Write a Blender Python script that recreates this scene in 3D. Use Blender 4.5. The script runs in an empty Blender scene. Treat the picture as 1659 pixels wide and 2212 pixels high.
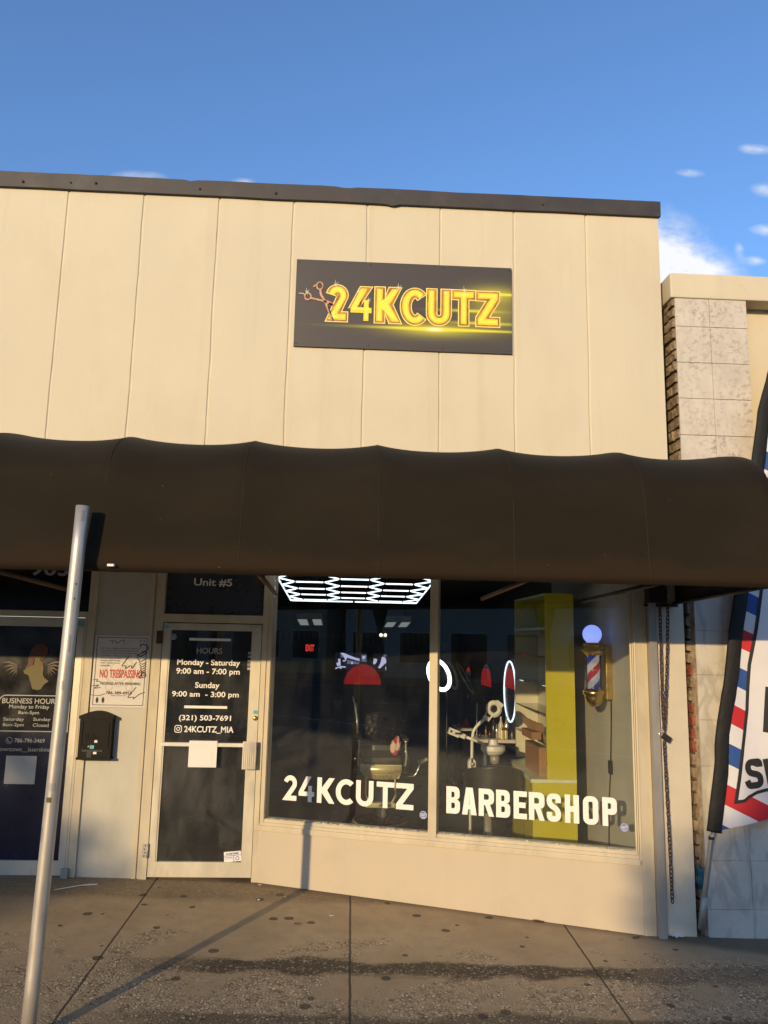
import bpy, bmesh, math, random
from mathutils import Vector, Matrix, noise as mnoise

# ------------------------------------------------------------------ camera, sky, sun
scene = bpy.context.scene
CAM_POS = Vector((2.3587, -5.8840, 2.0))
YAW, PITCH, ROLL = math.radians(2.60136), math.radians(9.41051), math.radians(1.19184)
FPX, PW, PH = 1661.0, 1659.0, 2212.0
cy_, sy_ = math.cos(YAW), math.sin(YAW); cp_, sp_ = math.cos(PITCH), math.sin(PITCH)
_fw = Vector((sy_*cp_, cy_*cp_, sp_)); _rt0 = Vector((cy_, -sy_, 0)); _up0 = _rt0.cross(_fw)
_rt = math.cos(ROLL)*_rt0 + math.sin(ROLL)*_up0
_up = -math.sin(ROLL)*_rt0 + math.cos(ROLL)*_up0
cam_d = bpy.data.cameras.new("camera"); cam = bpy.data.objects.new("camera", cam_d)
scene.collection.objects.link(cam); scene.camera = cam
cam.matrix_world = Matrix(((_rt.x, _up.x, -_fw.x, CAM_POS.x), (_rt.y, _up.y, -_fw.y, CAM_POS.y),
                           (_rt.z, _up.z, -_fw.z, CAM_POS.z), (0, 0, 0, 1)))
cam_d.sensor_fit = 'VERTICAL'; cam_d.sensor_height = 36.0; cam_d.lens = 36.0*FPX/PH
cam_d.clip_start = 0.05; cam_d.clip_end = 1500

SUN_AZ, SUN_EL = math.radians(27.5), math.radians(11.6)     # light travels towards +x/+y
world = bpy.data.worlds.new("World"); scene.world = world; world.use_nodes = True
wn = world.node_tree; wn.nodes.clear()
w_out = wn.nodes.new("ShaderNodeOutputWorld"); w_bg = wn.nodes.new("ShaderNodeBackground")
w_sky = wn.nodes.new("ShaderNodeTexSky"); w_sky.sky_type = 'NISHITA'; w_sky.sun_disc = False
w_sky.sun_elevation = SUN_EL; w_sky.sun_rotation = math.radians(180)+SUN_AZ
w_sky.altitude = 0; w_sky.air_density = 1.0; w_sky.dust_density = 0.5; w_sky.ozone_density = 4.6
w_bg.inputs['Strength'].default_value = 0.15
wn.links.new(w_bg.outputs[0], w_out.inputs[0])
wn.links.new(w_sky.outputs[0], w_bg.inputs[0])

sun_d = bpy.data.lights.new("sun", 'SUN'); sun = bpy.data.objects.new("sun", sun_d)
scene.collection.objects.link(sun)
sun_d.energy = 2.5; sun_d.angle = math.radians(0.55); sun_d.color = (1.0, 0.735, 0.40)
_ld = Vector((math.sin(SUN_AZ)*math.cos(SUN_EL), math.cos(SUN_AZ)*math.cos(SUN_EL), -math.sin(SUN_EL)))
sun.rotation_euler = _ld.to_track_quat('-Z', 'Y').to_euler()
sun.location = (-8, -14, 6)

scene.view_settings.view_transform = 'Standard'; scene.view_settings.look = 'None'
scene.view_settings.exposure = 0.68; scene.view_settings.gamma = 1.0
scene.cycles.max_bounces = 10; scene.cycles.transparent_max_bounces = 24

# ------------------------------------------------------------------ measuring: photograph pixel -> point on a known plane
def ray(px, py):
    return (_rt*((px-PW/2)/FPX) - _up*((py-PH/2)/FPX) + _fw)
def at_y(px, py, y=0.0):
    d = ray(px, py); return CAM_POS + d*((y-CAM_POS.y)/d.y)
def at_x(px, py, x):
    d = ray(px, py); return CAM_POS + d*((x-CAM_POS.x)/d.x)
GA, GB, GC = 0.016, -0.019, 0.010
def gz(x, y):
    return GA + GB*max(-9, min(12, x)) + GC*max(-9, min(2, y))
def at_g(px, py):
    d = ray(px, py); t = (GA+GB*CAM_POS.x+GC*CAM_POS.y-CAM_POS.z)/(d.z-GB*d.x-GC*d.y)
    return CAM_POS + d*t
def crop(ox, oy, s):
    return lambda x, y: ((ox+x/s)/1.8228, (oy+y/s)/1.8228)
c1 = crop(0, 2200, 1.5651); c2 = crop(0, 2800, 1.5651); c3 = crop(1000, 2240, 2.1829); c4 = crop(1000, 2800, 2.1829)
c5 = crop(1660, 2240, 1.8433); c6 = crop(1660, 2740, 1.8433); c7 = crop(2440, 2200, 2.7654); c8 = crop(2440, 2900, 2.4572)
cS = crop(1100, 980, 1.659); cN = crop(2500, 1000, 2.458); cT = crop(350, 2480, 4.0963); cB = crop(0, 2400, 2.9892)
cC = crop(1380, 2700, 4.0969); cM = crop(1740, 2740, 4.425); cU = crop(2000, 2300, 2.6033); cK = crop(560, 2220, 3.0722)
cF = crop(2680, 2700, 3.1599); cG = crop(2680, 1500, 2.7645)
cg3 = crop(0, 3300, 1.0972); cg4 = crop(1512, 3300, 1.0972)

# window wall frame: u runs along the wall from the door jamb to the right jamb, v points out to the street
TH = math.radians(18.0)
WU = Vector((math.cos(TH), -math.sin(TH), 0)); WV = Vector((-math.sin(TH), -math.cos(TH), 0))
WR = Vector((4.57, 0.0, 0)); WLEN = 3.085; WO = WR - WU*WLEN
WIN = Matrix(((WU.x, -WV.x, 0, WO.x), (WU.y, -WV.y, 0, WO.y), (0, 0, 1, 0), (0, 0, 0, 1)))   # local (u, inward, z)
def at_w(px, py, v=0.0):
    d = ray(px, py); A = WO + WV*v; t = (A-CAM_POS).dot(WV)/d.dot(WV); P = CAM_POS + d*t
    return ((P-WO).dot(WU), P.z)

# ------------------------------------------------------------------ materials
MATS = {}
def nt_new(name):
    m = bpy.data.materials.new(name); m.use_nodes = True; nt = m.node_tree
    b = nt.nodes['Principled BSDF']; MATS[name] = m
    return m, nt, b
def pos_node(nt, scale=(1, 1, 1)):
    g = nt.nodes.new('ShaderNodeNewGeometry'); mp = nt.nodes.new('ShaderNodeMapping')
    mp.inputs['Scale'].default_value = scale
    nt.links.new(g.outputs['Position'], mp.inputs['Vector']); return mp.outputs[0]
def noise_node(nt, vec, scale, detail=4, rough=0.55):
    n = nt.nodes.new('ShaderNodeTexNoise'); n.inputs['Scale'].default_value = scale
    n.inputs['Detail'].default_value = detail; n.inputs['Roughness'].default_value = rough
    nt.links.new(vec, n.inputs['Vector']); return n.outputs['Fac']
def ramp(nt, fac, a, b, ca=(0, 0, 0, 1), cb=(1, 1, 1, 1)):
    r = nt.nodes.new('ShaderNodeValToRGB'); e = r.color_ramp.elements
    e[0].position, e[1].position = a, b; e[0].color, e[1].color = ca, cb
    nt.links.new(fac, r.inputs[0]); return r.outputs[0]
def mixc(nt, fac, a, b, mode='MIX'):
    m = nt.nodes.new('ShaderNodeMix'); m.data_type = 'RGBA'; m.blend_type = mode
    for sock, v in ((m.inputs[0], fac), (m.inputs[6], a), (m.inputs[7], b)):
        if hasattr(v, 'links') or hasattr(v, 'is_linked'): nt.links.new(v, sock)
        elif isinstance(v, (int, float)): sock.default_value = v
        else: sock.default_value = (*v[:3], 1)
    return m.outputs[2]
def math_node(nt, op, a, b=None, c=None, clamp=False):
    m = nt.nodes.new('ShaderNodeMath'); m.operation = op; m.use_clamp = clamp
    for i, v in enumerate((a, b, c)):
        if v is None: continue
        if isinstance(v, (int, float)): m.inputs[i].default_value = v
        else: nt.links.new(v, m.inputs[i])
    return m.outputs[0]
def bump(nt, b, h, strength=0.3, dist=0.01):
    n = nt.nodes.new('ShaderNodeBump'); n.inputs['Strength'].default_value = strength; n.inputs['Distance'].default_value = dist
    nt.links.new(h, n.inputs['Height']); nt.links.new(n.outputs[0], b.inputs['Normal'])
def mat(name, col, rough=0.6, metal=0.0, var=0.12, vscale=6.0, bmp=0.15, bscale=60.0, bdist=0.003, dirt=None, dirt_amt=0.5, spec=None, stretch=(1, 1, 1), coat=0, streak=0):
    m, nt, b = nt_new(name)
    v = pos_node(nt, stretch)
    n1 = noise_node(nt, v, vscale, 5)
    dark = tuple(c*(1-var*1.6) for c in col); light = tuple(min(1, c*(1+var)) for c in col)
    c = ramp(nt, n1, 0.3, 0.7, (*dark, 1), (*light, 1))
    if dirt is not None:
        n2 = noise_node(nt, v, vscale*0.45+0.7, 8, 0.65)
        f = ramp(nt, n2, 0.52, 0.74)
        f2 = math_node(nt, 'MULTIPLY', f, dirt_amt)
        c = mixc(nt, f2, c, dirt)
    if streak:
        n3 = noise_node(nt, pos_node(nt, (5.5, 5.5, .22)), 1.0, 6, .6); n4 = noise_node(nt, pos_node(nt), 14, 7, .7); n5 = noise_node(nt, pos_node(nt), .8, 3)
        f3 = math_node(nt, 'MULTIPLY', ramp(nt, n3, .55, .78), streak); c = mixc(nt, f3, c, tuple(x*.62 for x in col))
        f4 = math_node(nt, 'MULTIPLY', math_node(nt, 'MULTIPLY', ramp(nt, n4, .60, .66), ramp(nt, n5, .55, .68)), streak*.8); c = mixc(nt, f4, c, tuple(x*.55 for x in col))
    nt.links.new(c, b.inputs['Base Color'])
    r0 = ramp(nt, n1, 0.25, 0.75, (max(0, rough-.08),)*3+(1,), (min(1, rough+.08),)*3+(1,))
    nt.links.new(r0, b.inputs['Roughness'])
    b.inputs['Metallic'].default_value = metal
    if spec is not None: b.inputs['Specular IOR Level'].default_value = spec
    if coat: b.inputs['Coat Weight'].default_value = coat
    if bmp: bump(nt, b, noise_node(nt, v, bscale, 3), bmp, bdist)
    return m
def emit(name, col, strength, base=(0.6, 0.6, 0.6)):
    m, nt, b = nt_new(name)
    b.inputs['Base Color'].default_value = (*base, 1); b.inputs['Emission Color'].default_value = (*col, 1)
    b.inputs['Emission Strength'].default_value = strength; b.inputs['Roughness'].default_value = 0.3
    return m
def glass(name, dirt=0.02, tint=(0.95, 0.965, 0.96), ior=1.58):
    m, nt, b = nt_new(name); nt.nodes.remove(b)
    out = nt.nodes['Material Output']
    tr = nt.nodes.new('ShaderNodeBsdfTransparent'); tr.inputs[0].default_value = (*tint, 1)
    gl = nt.nodes.new('ShaderNodeBsdfGlossy'); gl.inputs['Roughness'].default_value = 0.0; gl.inputs['Color'].default_value = (.95, .97, 1, 1)
    fr = nt.nodes.new('ShaderNodeFresnel'); fr.inputs[0].default_value = ior
    # a very slight waviness in the pane
    n0 = noise_node(nt, pos_node(nt), 1.6, 2); bm_ = nt.nodes.new('ShaderNodeBump')
    bm_.inputs['Strength'].default_value = 0.02; bm_.inputs['Distance'].default_value = 0.02
    nt.links.new(n0, bm_.inputs['Height']); nt.links.new(bm_.outputs[0], gl.inputs['Normal'])
    mx = nt.nodes.new('ShaderNodeMixShader'); nt.links.new(fr.outputs[0], mx.inputs[0]); nt.links.new(tr.outputs[0], mx.inputs[1]); nt.links.new(gl.outputs[0], mx.inputs[2])
    df = nt.nodes.new('ShaderNodeBsdfDiffuse'); df.inputs[0].default_value = (.62, .6, .55, 1)
    v = pos_node(nt, (1, 1, .45)); n = noise_node(nt, v, 4.0, 9, .7); f = ramp(nt, n, .42, .8)
    f = math_node(nt, 'MULTIPLY_ADD', f, dirt*2.5, dirt*.45)
    m2 = nt.nodes.new('ShaderNodeMixShader'); nt.links.new(f, m2.inputs[0]); nt.links.new(mx.outputs[0], m2.inputs[1]); nt.links.new(df.outputs[0], m2.inputs[2])
    nt.links.new(m2.outputs[0], out.inputs[0]); return m

# ------------------------------------------------------------------ mesh building
COL = scene.collection
class MB:
    def __init__(s, T=None): s.v = []; s.f = []; s.T = T; s.sm = []
    def add(s, vs, fs, smooth=False):
        o = len(s.v)
        for p in vs:
            p = Vector(p); s.v.append(s.T @ p if s.T else p)
        for f in fs: s.f.append([i+o for i in f]); s.sm.append(smooth)
        return s
    def box(s, x0, x1, y0, y1, z0, z1, bev=0.0):
        if bev <= 0:
            vs = [(x, y, z) for z in (z0, z1) for y in (y0, y1) for x in (x0, x1)]
            return s.add(vs, [(0, 2, 3, 1), (4, 5, 7, 6), (0, 1, 5, 4), (2, 6, 7, 3), (0, 4, 6, 2), (1, 3, 7, 5)])
        bm = bmesh.new(); bmesh.ops.create_cube(bm, size=1)
        for v in bm.verts: v.co = Vector(((x0+x1)/2+v.co.x*(x1-x0), (y0+y1)/2+v.co.y*(y1-y0), (z0+z1)/2+v.co.z*(z1-z0)))
        bmesh.ops.bevel(bm, geom=bm.edges[:], offset=bev, segments=2, affect='EDGES', profile=0.6)
        return s.bm(bm)
    def bm(s, bm, smooth=False, M=None):
        bm.verts.index_update()
        s.add([(M @ v.co if M else v.co.copy()) for v in bm.verts], [[v.index for v in f.verts] for f in bm.faces], smooth)
        bm.free(); return s
    def tube(s, pts, r, n=10, caps=True, closed=False, smooth=True):
        pts = [Vector(p) for p in pts]; k = len(pts)
        rs = r if isinstance(r, (list, tuple)) else [r]*k
        vs = []; fs = []; ref = None
        for i, p in enumerate(pts):
            a = pts[(i-1) % k] if (i > 0 or closed) else p; b = pts[(i+1) % k] if (i < k-1 or closed) else p
            d = (b-a).normalized()
            if ref is None: ref = Vector((0, 0, 1)) if abs(d.z) < .9 else Vector((1, 0, 0))
            xx = d.cross(ref).normalized(); yy = xx.cross(d).normalized(); ref = yy
            for j in range(n):
                t = 2*math.pi*j/n; vs.append(p + xx*math.cos(t)*rs[i] + yy*math.sin(t)*rs[i])
        m = k if closed else k-1
        for i in range(m):
            for j in range(n):
                a = i*n+j; b = i*n+(j+1) % n; c = ((i+1) % k)*n+(j+1) % n; d = ((i+1) % k)*n+j
                fs.append((a, b, c, d))
        if caps and not closed: fs += [list(range(n))[::-1], [(k-1)*n+j for j in range(n)]]
        return s.add(vs, fs, smooth)
    def lathe(s, prof, c=(0, 0, 0), n=28, axis='z', smooth=True):
        vs = []; fs = []; k = len(prof)
        for (r, h) in prof:
            for j in range(n):
                t = 2*math.pi*j/n; a, b = r*math.cos(t), r*math.sin(t)
                p = {'z': (a, b, h), 'y': (a, h, b), 'x': (h, a, b)}[axis]; vs.append((c[0]+p[0], c[1]+p[1], c[2]+p[2]))
        for i in range(k-1):
            for j in range(n): fs.append((i*n+j, i*n+(j+1) % n, (i+1)*n+(j+1) % n, (i+1)*n+j))
        fs += [list(range(n))[::-1], [(k-1)*n+j for j in range(n)]]
        return s.add(vs, fs, smooth)
    def sphere(s, c, r, n=20, sc=(1, 1, 1)):
        bm = bmesh.new(); bmesh.ops.create_uvsphere(bm, u_segments=n, v_segments=n//2+2, radius=r)
        for v in bm.verts: v.co = Vector((v.co.x*sc[0]+c[0], v.co.y*sc[1]+c[1], v.co.z*sc[2]+c[2]))
        return s.bm(bm, True)
    def prism(s, poly, d0, d1, plane='xz'):
        """polygon (a,b) extruded from depth d0 to d1 along the third axis"""
        k = len(poly)
        mk = {'xz': lambda a, b, d: (a, d, b), 'xy': lambda a, b, d: (a, b, d), 'yz': lambda a, b, d: (d, a, b)}[plane]
        vs = [mk(a, b, d0) for a, b in poly]+[mk(a, b, d1) for a, b in poly]
        fs = [list(range(k)), [k+i for i in range(k)][::-1]]+[(i, k+i, k+(i+1) % k, (i+1) % k) for i in range(k)]
        return s.add(vs, fs)
    def grid(s, fn, nu, nv, smooth=True):
        vs = [fn(i/nu, j/nv) for j in range(nv+1) for i in range(nu+1)]
        fs = [(j*(nu+1)+i, j*(nu+1)+i+1, (j+1)*(nu+1)+i+1, (j+1)*(nu+1)+i) for j in range(nv) for i in range(nu)]
        return s.add(vs, fs, smooth)
    def build(s, name, m, parent=None, fix=True, label=None):
        me = bpy.data.meshes.new(name)
        base = parent.matrix_world.translation.copy() if parent else Vector()
        me.from_pydata([v-base_of(parent) for v in s.v], [], s.f); me.update()
        if fix:
            bm = bmesh.new(); bm.from_mesh(me); bmesh.ops.recalc_face_normals(bm, faces=bm.faces); bm.to_mesh(me); bm.free()
        me.polygons.foreach_set('use_smooth', s.sm[:len(me.polygons)] if len(s.sm) == len(me.polygons) else [False]*len(me.polygons))
        if isinstance(m, str): m = MATS[m]
        me.materials.append(m)
        o = bpy.data.objects.new(name, me); COL.objects.link(o)
        if parent: o.parent = parent
        if label: o['label'] = label
        return o
def build_each(mb, name, m, parent):
    """one object for each separate piece collected in mb"""
    n = len(mb.v); root = list(range(n))
    def find(a):
        while root[a] != a: root[a] = root[root[a]]; a = root[a]
        return a
    for f in mb.f:
        for i in f[1:]: root[find(i)] = find(f[0])
    groups = {}
    for f, sm in zip(mb.f, mb.sm): groups.setdefault(find(f[0]), []).append((f, sm))
    out = []
    for fs in groups.values():
        ids = sorted({i for f, _ in fs for i in f}); ix = {i: k for k, i in enumerate(ids)}
        p = MB(); p.v = [mb.v[i] for i in ids]; p.f = [[ix[i] for i in f] for f, _ in fs]; p.sm = [sm for _, sm in fs]
        out.append(p.build(name, m, parent))
    return out
def base_of(o):
    v = Vector()
    while o is not None:
        v += o.location; o = o.parent
    return v
def tag(o, label=None, cat=None, group=None, kind=None):
    if label: o['label'] = label
    if cat: o['category'] = cat
    if group: o['group'] = group
    if kind: o['kind'] = kind
    return o
def thing(name, loc, label, cat, group=None):
    o = bpy.data.objects.new(name, None); COL.objects.link(o); o.location = loc
    o.empty_display_size = 0.1
    return tag(o, label, cat, group)
def copy_tree(o, parent=None, delta=None):
    c = o.copy(); COL.objects.link(c); c.parent = parent
    for ch in list(o.children): copy_tree(ch, c)
    return c

# ------------------------------------------------------------------ lettering
def flat_mesh_from_curve(cu):
    o = bpy.data.objects.new('lettering', cu); COL.objects.link(o)
    dg = bpy.context.evaluated_depsgraph_get(); dg.update()
    me = bpy.data.meshes.new_from_object(o.evaluated_get(dg)); bpy.data.objects.remove(o)
    bm = bmesh.new(); bm.from_mesh(me); bpy.data.meshes.remove(me)
    bmesh.ops.remove_doubles(bm, verts=bm.verts, dist=1e-5)
    return bm
def text_bm(body, bold=0.0, space=1.0):
    cu = bpy.data.curves.new('lettering', 'FONT'); cu.body = body; cu.offset = bold; cu.resolution_u = 4; cu.space_character = space
    return flat_mesh_from_curve(cu)
def loops_bm(loops, offset=0.0):
    cu = bpy.data.curves.new('lettering', 'CURVE'); cu.dimensions = '2D'; cu.fill_mode = 'BOTH'; cu.offset = offset
    for lp in loops:
        sp = cu.splines.new('POLY'); sp.points.add(len(lp)-1); sp.use_cyclic_u = True
        for p, q in zip(sp.points, lp): p.co = (q[0], q[1], 0, 1)
    return flat_mesh_from_curve(cu)
def fit_bm(bm, box):
    xs = [v.co.x for v in bm.verts]; ys = [v.co.y for v in bm.verts]
    x0, x1, y0, y1 = min(xs), max(xs), min(ys), max(ys); a0, a1, b0, b1 = box
    for v in bm.verts:
        v.co.x = a0+(v.co.x-x0)/(x1-x0)*(a1-a0); v.co.y = b0+(v.co.y-y0)/(y1-y0)*(b1-b0)
    return bm
FACE_Y = lambda y: Matrix(((1, 0, 0, 0), (0, 0, -1, y), (0, 1, 0, 0), (0, 0, 0, 1)))
def FACE_W(v):        # lettering on the window wall, v metres proud of it
    return Matrix(((WU.x, 0, WV.x, WO.x+WV.x*v), (WU.y, 0, WV.y, WO.y+WV.y*v), (0, 1, 0, 0), (0, 0, 0, 1)))
def put_bm(mb, bm, M): mb.bm(bm, False, M); return mb
def text_on_y(mb, body, pa, pb, y, yface, bold=0.0, space=1.0):
    """text whose picture box runs from pixel pa (left, top) to pb (right, bottom), laid on the plane y"""
    ym = (pa[1]+pb[1])/2; xm = (pa[0]+pb[0])/2
    x0 = at_y(pa[0], ym, y).x; x1 = at_y(pb[0], ym, y).x; z1 = at_y(xm, pa[1], y).z; z0 = at_y(xm, pb[1], y).z
    return put_bm(mb, fit_bm(text_bm(body, bold, space), (x0, x1, z0, z1)), FACE_Y(yface))
def stroke(pts, t, closed=False):
    """outline of a centre line of width t with mitred joins"""
    P = []
    for p in pts:
        if not P or (Vector((p[0], p[1]))-P[-1]).length > 1e-5: P.append(Vector((p[0], p[1])))
    k = len(P); L = []; R = []
    for i in range(k):
        d0 = (P[i]-P[i-1]).normalized() if i > 0 else None
        d1 = (P[i+1]-P[i]).normalized() if i < k-1 else None
        if d0 is None: d0 = d1
        if d1 is None: d1 = d0
        n0 = Vector((-d0.y, d0.x)); n1 = Vector((-d1.y, d1.x)); n = (n0+n1)
        n = n.normalized() if n.length > 1e-6 else n0
        s = min(2.5, 1/max(.3, n.dot(n0)))
        L.append(P[i]+n*(t/2*s)); R.append(P[i]-n*(t/2*s))
    return [tuple(p) for p in L]+[tuple(p) for p in reversed(R)]
def rounded(pts, r, n=7):
    P = [Vector((p[0], p[1])) for p in pts]; out = [P[0]]
    for i in range(1, len(P)-1):
        a = P[i-1]-P[i]; b = P[i+1]-P[i]; rr = min(r, a.length*.5, b.length*.5)
        p0 = P[i]+a.normalized()*rr; p1 = P[i]+b.normalized()*rr
        for j in range(n+1):
            t = j/n; out.append(p0*(1-t)**2+P[i]*2*t*(1-t)+p1*t*t)
    return [tuple(p) for p in out+[P[-1]]]
def rrect(x0, y0, x1, y1, r, n=5):
    """rounded rectangle; r = radii for (bottom-right, top-right, top-left, bottom-left)"""
    if isinstance(r, (int, float)): r = (r,)*4
    out = []
    for (cx, cy, a0, q) in ((x1, y0, -90, r[0]), (x1, y1, 0, r[1]), (x0, y1, 90, r[2]), (x0, y0, 180, r[3])):
        if q <= 0: out.append((cx, cy)); continue
        ox = cx-q if cx == x1 else cx+q; oy = cy-q if cy == y1 else cy+q
        for j in range(n+1):
            a = math.radians(a0+90*j/n); out.append((ox+q*math.cos(a), oy+q*math.sin(a)))
    return out
def glyph(ch, w, h, t):
    out = []
    for i, l in enumerate(glyph0(ch, w, h, t)):
        a = sum(l[k-1][0]*l[k][1]-l[k][0]*l[k-1][1] for k in range(len(l)))
        out.append(l if (a > 0) == (i == 0) else l[::-1])
    return out
def glyph0(ch, w, h, t, cond=False):
    if ch == 'T': return [[((w-t)/2, 0), ((w+t)/2, 0), ((w+t)/2, h-t), (w, h-t), (w, h), (0, h), (0, h-t), ((w-t)/2, h-t)]]
    if ch == 'Z':
        q = t*1.32
        return [[(0, 0), (w, 0), (w, t), (q, t), (w, h-t), (w, h), (0, h), (0, h-t), (w-q, h-t), (0, t)]]
    if ch == 'K':
        q = t*1.22
        return [[(0, 0), (t, 0), (t, .40*h), (w-q, 0), (w, 0), (.30*w+q*.85, .52*h), (w-.02*w, h), (w-q-.02*w, h), (t, .60*h), (t, h), (0, h)]]
    if ch == '4':
        q = t*.86; s = .86*w-q; hb = .40*h; bt = min(t*.9, .2*h); c = .13*w+.62*t
        return [[(.47*w, h), (.47*w+1.15*t, h), (c, hb), (s, hb), (s, .64*h), (s+q, .64*h), (s+q, hb), (w, hb), (w, hb-bt), (s+q, hb-bt), (s+q, 0), (s, 0), (s, hb-bt), (0, hb-bt), (0, hb-bt*.15)]]
    if ch == 'C':
        rx, ry = w*.56, h/2; c = (w*.56, h/2); a0 = 48; pts = []
        for i in range(29):
            a = math.radians(a0+(360-2*a0)*i/28); pts.append((c[0]+(rx-t/2)*math.cos(a), c[1]+(ry-t/2)*math.sin(a)))
        return [stroke(pts, t)]
    if ch == 'U':
        r = w/2-t/2; pts = [(t/2, h), (t/2, w/2)]+[(w/2-r*math.cos(math.pi*i/16), w/2-r*math.sin(math.pi*i/16)) for i in range(1, 16)]+[(w-t/2, w/2), (w-t/2, h)]
        return [stroke(pts, t)]
    if ch == '2':
        r = w/2-t/2; cx, cy = w/2, h-w/2
        pts = [(cx+r*math.cos(math.radians(a)), cy+r*math.sin(math.radians(a))) for a in range(168, -46, -12)]
        pts += [(t*.75, t*.5), (w, t*.5)]
        lp = stroke(pts, t)
        return [lp[:len(lp)]]
    if ch == 'E': return [[(0, 0), (w, 0), (w, t), (t, t), (t, (h-t)/2), (w*.9, (h-t)/2), (w*.9, (h+t)/2), (t, (h+t)/2), (t, h-t), (w, h-t), (w, h), (0, h)]]
    if ch == 'H': return [[(0, 0), (t, 0), (t, (h-t)/2), (w-t, (h-t)/2), (w-t, 0), (w, 0), (w, h), (w-t, h), (w-t, (h+t)/2), (t, (h+t)/2), (t, h), (0, h)]]
    if ch == 'O': return [rrect(0, 0, w, h, w*.42, 7), rrect(t, t, w-t, h-t, max(.001, w*.42-t), 5)[::-1]]
    if ch == 'S':
        p = [(w-t/2, h*.67), (w-t/2, h-t/2), (t/2, h-t/2), (t/2, h*.60), (w-t/2, h*.42), (w-t/2, t/2), (t/2, t/2), (t/2, h*.33)]
        return [stroke(rounded(p, w*.33), t)]
    if ch == 'P': return [[(0, 0), (t, 0), (t, h*.40)]+rrect(0, h*.40, w, h, (w*.34, w*.34, 0, 0))[:12]+[(0, h)], rrect(t, h*.40+t, w-t, h-t, (w*.12, w*.12, 0, 0))[::-1]]
    if ch == 'R':
        return [[(0, 0), (t, 0), (t, h*.40), (w*.42, h*.40), (w-t*.98, 0), (w, 0), (w*.74, h*.43)]+[p for p in rrect(0, h*.42, w, h, (w*.30, w*.34, 0, 0))[2:12]]+[(0, h)],
                rrect(t, h*.40+t, w-t, h-t, (w*.12, w*.12, 0, 0))[::-1]]
    if ch == 'B':
        return [[(0, 0)]+rrect(0, 0, w, h*.52, (w*.34, w*.26, 0, 0))[:12]+rrect(0, h*.52, w*.97, h, (w*.26, w*.34, 0, 0))[:12]+[(0, h)],
                rrect(t, t, w-t, (h-t)*.5, (w*.1, w*.1, 0, 0))[::-1], rrect(t, (h+t)*.5+.0, w*.97-t, h-t, (w*.1, w*.1, 0, 0))[::-1]]
    if ch == 'A':
        m = w/2; q = t*1.06
        return [[(0, 0), (q, 0), (q+.055*w, h*.2), (w-q-.055*w, h*.2), (w-q, 0), (w, 0), (m+q*.62, h), (m-q*.62, h)],
                [(q+.115*w, h*.2+t*.85), (m, h*.80), (w-q-.115*w, h*.2+t*.85)]]
    raise KeyError(ch)
def circle(c, r, n=20, ry=None): return [(c[0]+r*math.cos(2*math.pi*i/n), c[1]+(ry or r)*math.sin(2*math.pi*i/n)) for i in range(n)]

# ------------------------------------------------------------------ the materials of the place
CREAM = (0.625, 0.553, 0.392)
mat('cream_stucco', CREAM, .8, var=.035, vscale=1.1, bmp=.35, bscale=55, bdist=.004, dirt=(.50, .41, .27), dirt_amt=.35, stretch=(1, 1, .6), streak=.26)
mat('cream_smooth', (.52, .44, .32), .7, var=.03, vscale=1.6, bmp=.12, bscale=40, dirt=(.36, .29, .20), dirt_amt=.4, streak=.2)
mat('cream_trim', (.54, .465, .33), .5, var=.06, vscale=9, bmp=.12, bscale=45, dirt=(.33, .27, .19), dirt_amt=.6, stretch=(1, 1, .35))
mat('pale_paint', (.49, .465, .38), .55, var=.06, vscale=4, bmp=.1, bscale=30, dirt=(.36, .33, .26), dirt_amt=.5, stretch=(1, 1, .4))
mat('door_metal', (.58, .53, .42), .42, metal=.25, var=.07, vscale=8, bmp=.08, dirt=(.27, .23, .17), dirt_amt=.6, stretch=(1, 1, .4))
mat('coping_brown', (.045, .038, .035), .6, var=.15, vscale=5, bmp=.3, bscale=25, dirt=(.10, .08, .065), dirt_amt=.6)
mat('awning_cloth', (.012, .009, .006), .8, var=.12, vscale=2.2, bmp=.25, bscale=220, bdist=.002, dirt=(.02, .015, .01), dirt_amt=.5, stretch=(.6, 1, 1.4), spec=.35)
mat('awning_inner', (.008, .007, .006), .9, bmp=0)
mat('dark_metal', (.03, .026, .022), .5, metal=.4, bmp=.2)
mat('rusty_metal', (.11, .06, .035), .75, metal=.4, var=.35, vscale=60, bmp=.5, bscale=200)
mat('galvanised', (.58, .53, .45), .42, metal=.55, var=.14, vscale=14, bmp=.12, bscale=80, dirt=(.28, .24, .2), dirt_amt=.5, stretch=(1, 1, .3))
mat('grey_channel', (.36, .34, .31), .45, metal=.35, var=.08, vscale=7, bmp=.08, dirt=(.2, .17, .14), dirt_amt=.5, stretch=(1, 1, .3))
mat('vinyl_white', (.80, .78, .72), .45, var=.02, bmp=0)
mat('vinyl_grey_and_shaded', (.34, .34, .32), .5, var=.03, bmp=0)
mat('white_card', (.74, .73, .70), .5, var=.02, bmp=0)
mat('sign_black', (.055, .043, .034), .42, var=.06, vscale=2, bmp=.02)
mat('sign_gold', (.90, .66, .03), .4, var=.06, vscale=20, bmp=0)
mat('sign_bright', (.95, .80, .06), .4, var=.04, vscale=30, bmp=0)
mat('sign_amber', (.52, .22, .03), .4, var=.3, vscale=16, bmp=0)
mat('sign_outline', (.92, .80, .18), .4, var=.04, bmp=0)
mat('sign_copper', (.62, .33, .17), .4, var=.3, vscale=45, bmp=0)
mat('sign_spark', (.95, .9, .55), .4, bmp=0, var=.02)
mat('black_paint', (.015, .014, .013), .45, var=.2, bmp=.1)
mat('black_gloss', (.012, .012, .013), .22, var=.2, bmp=.04)
mat('black_ink', (.02, .018, .018), .6, bmp=0)
mat('red_ink', (.55, .05, .04), .55, bmp=0, var=.12, vscale=60)
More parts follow.
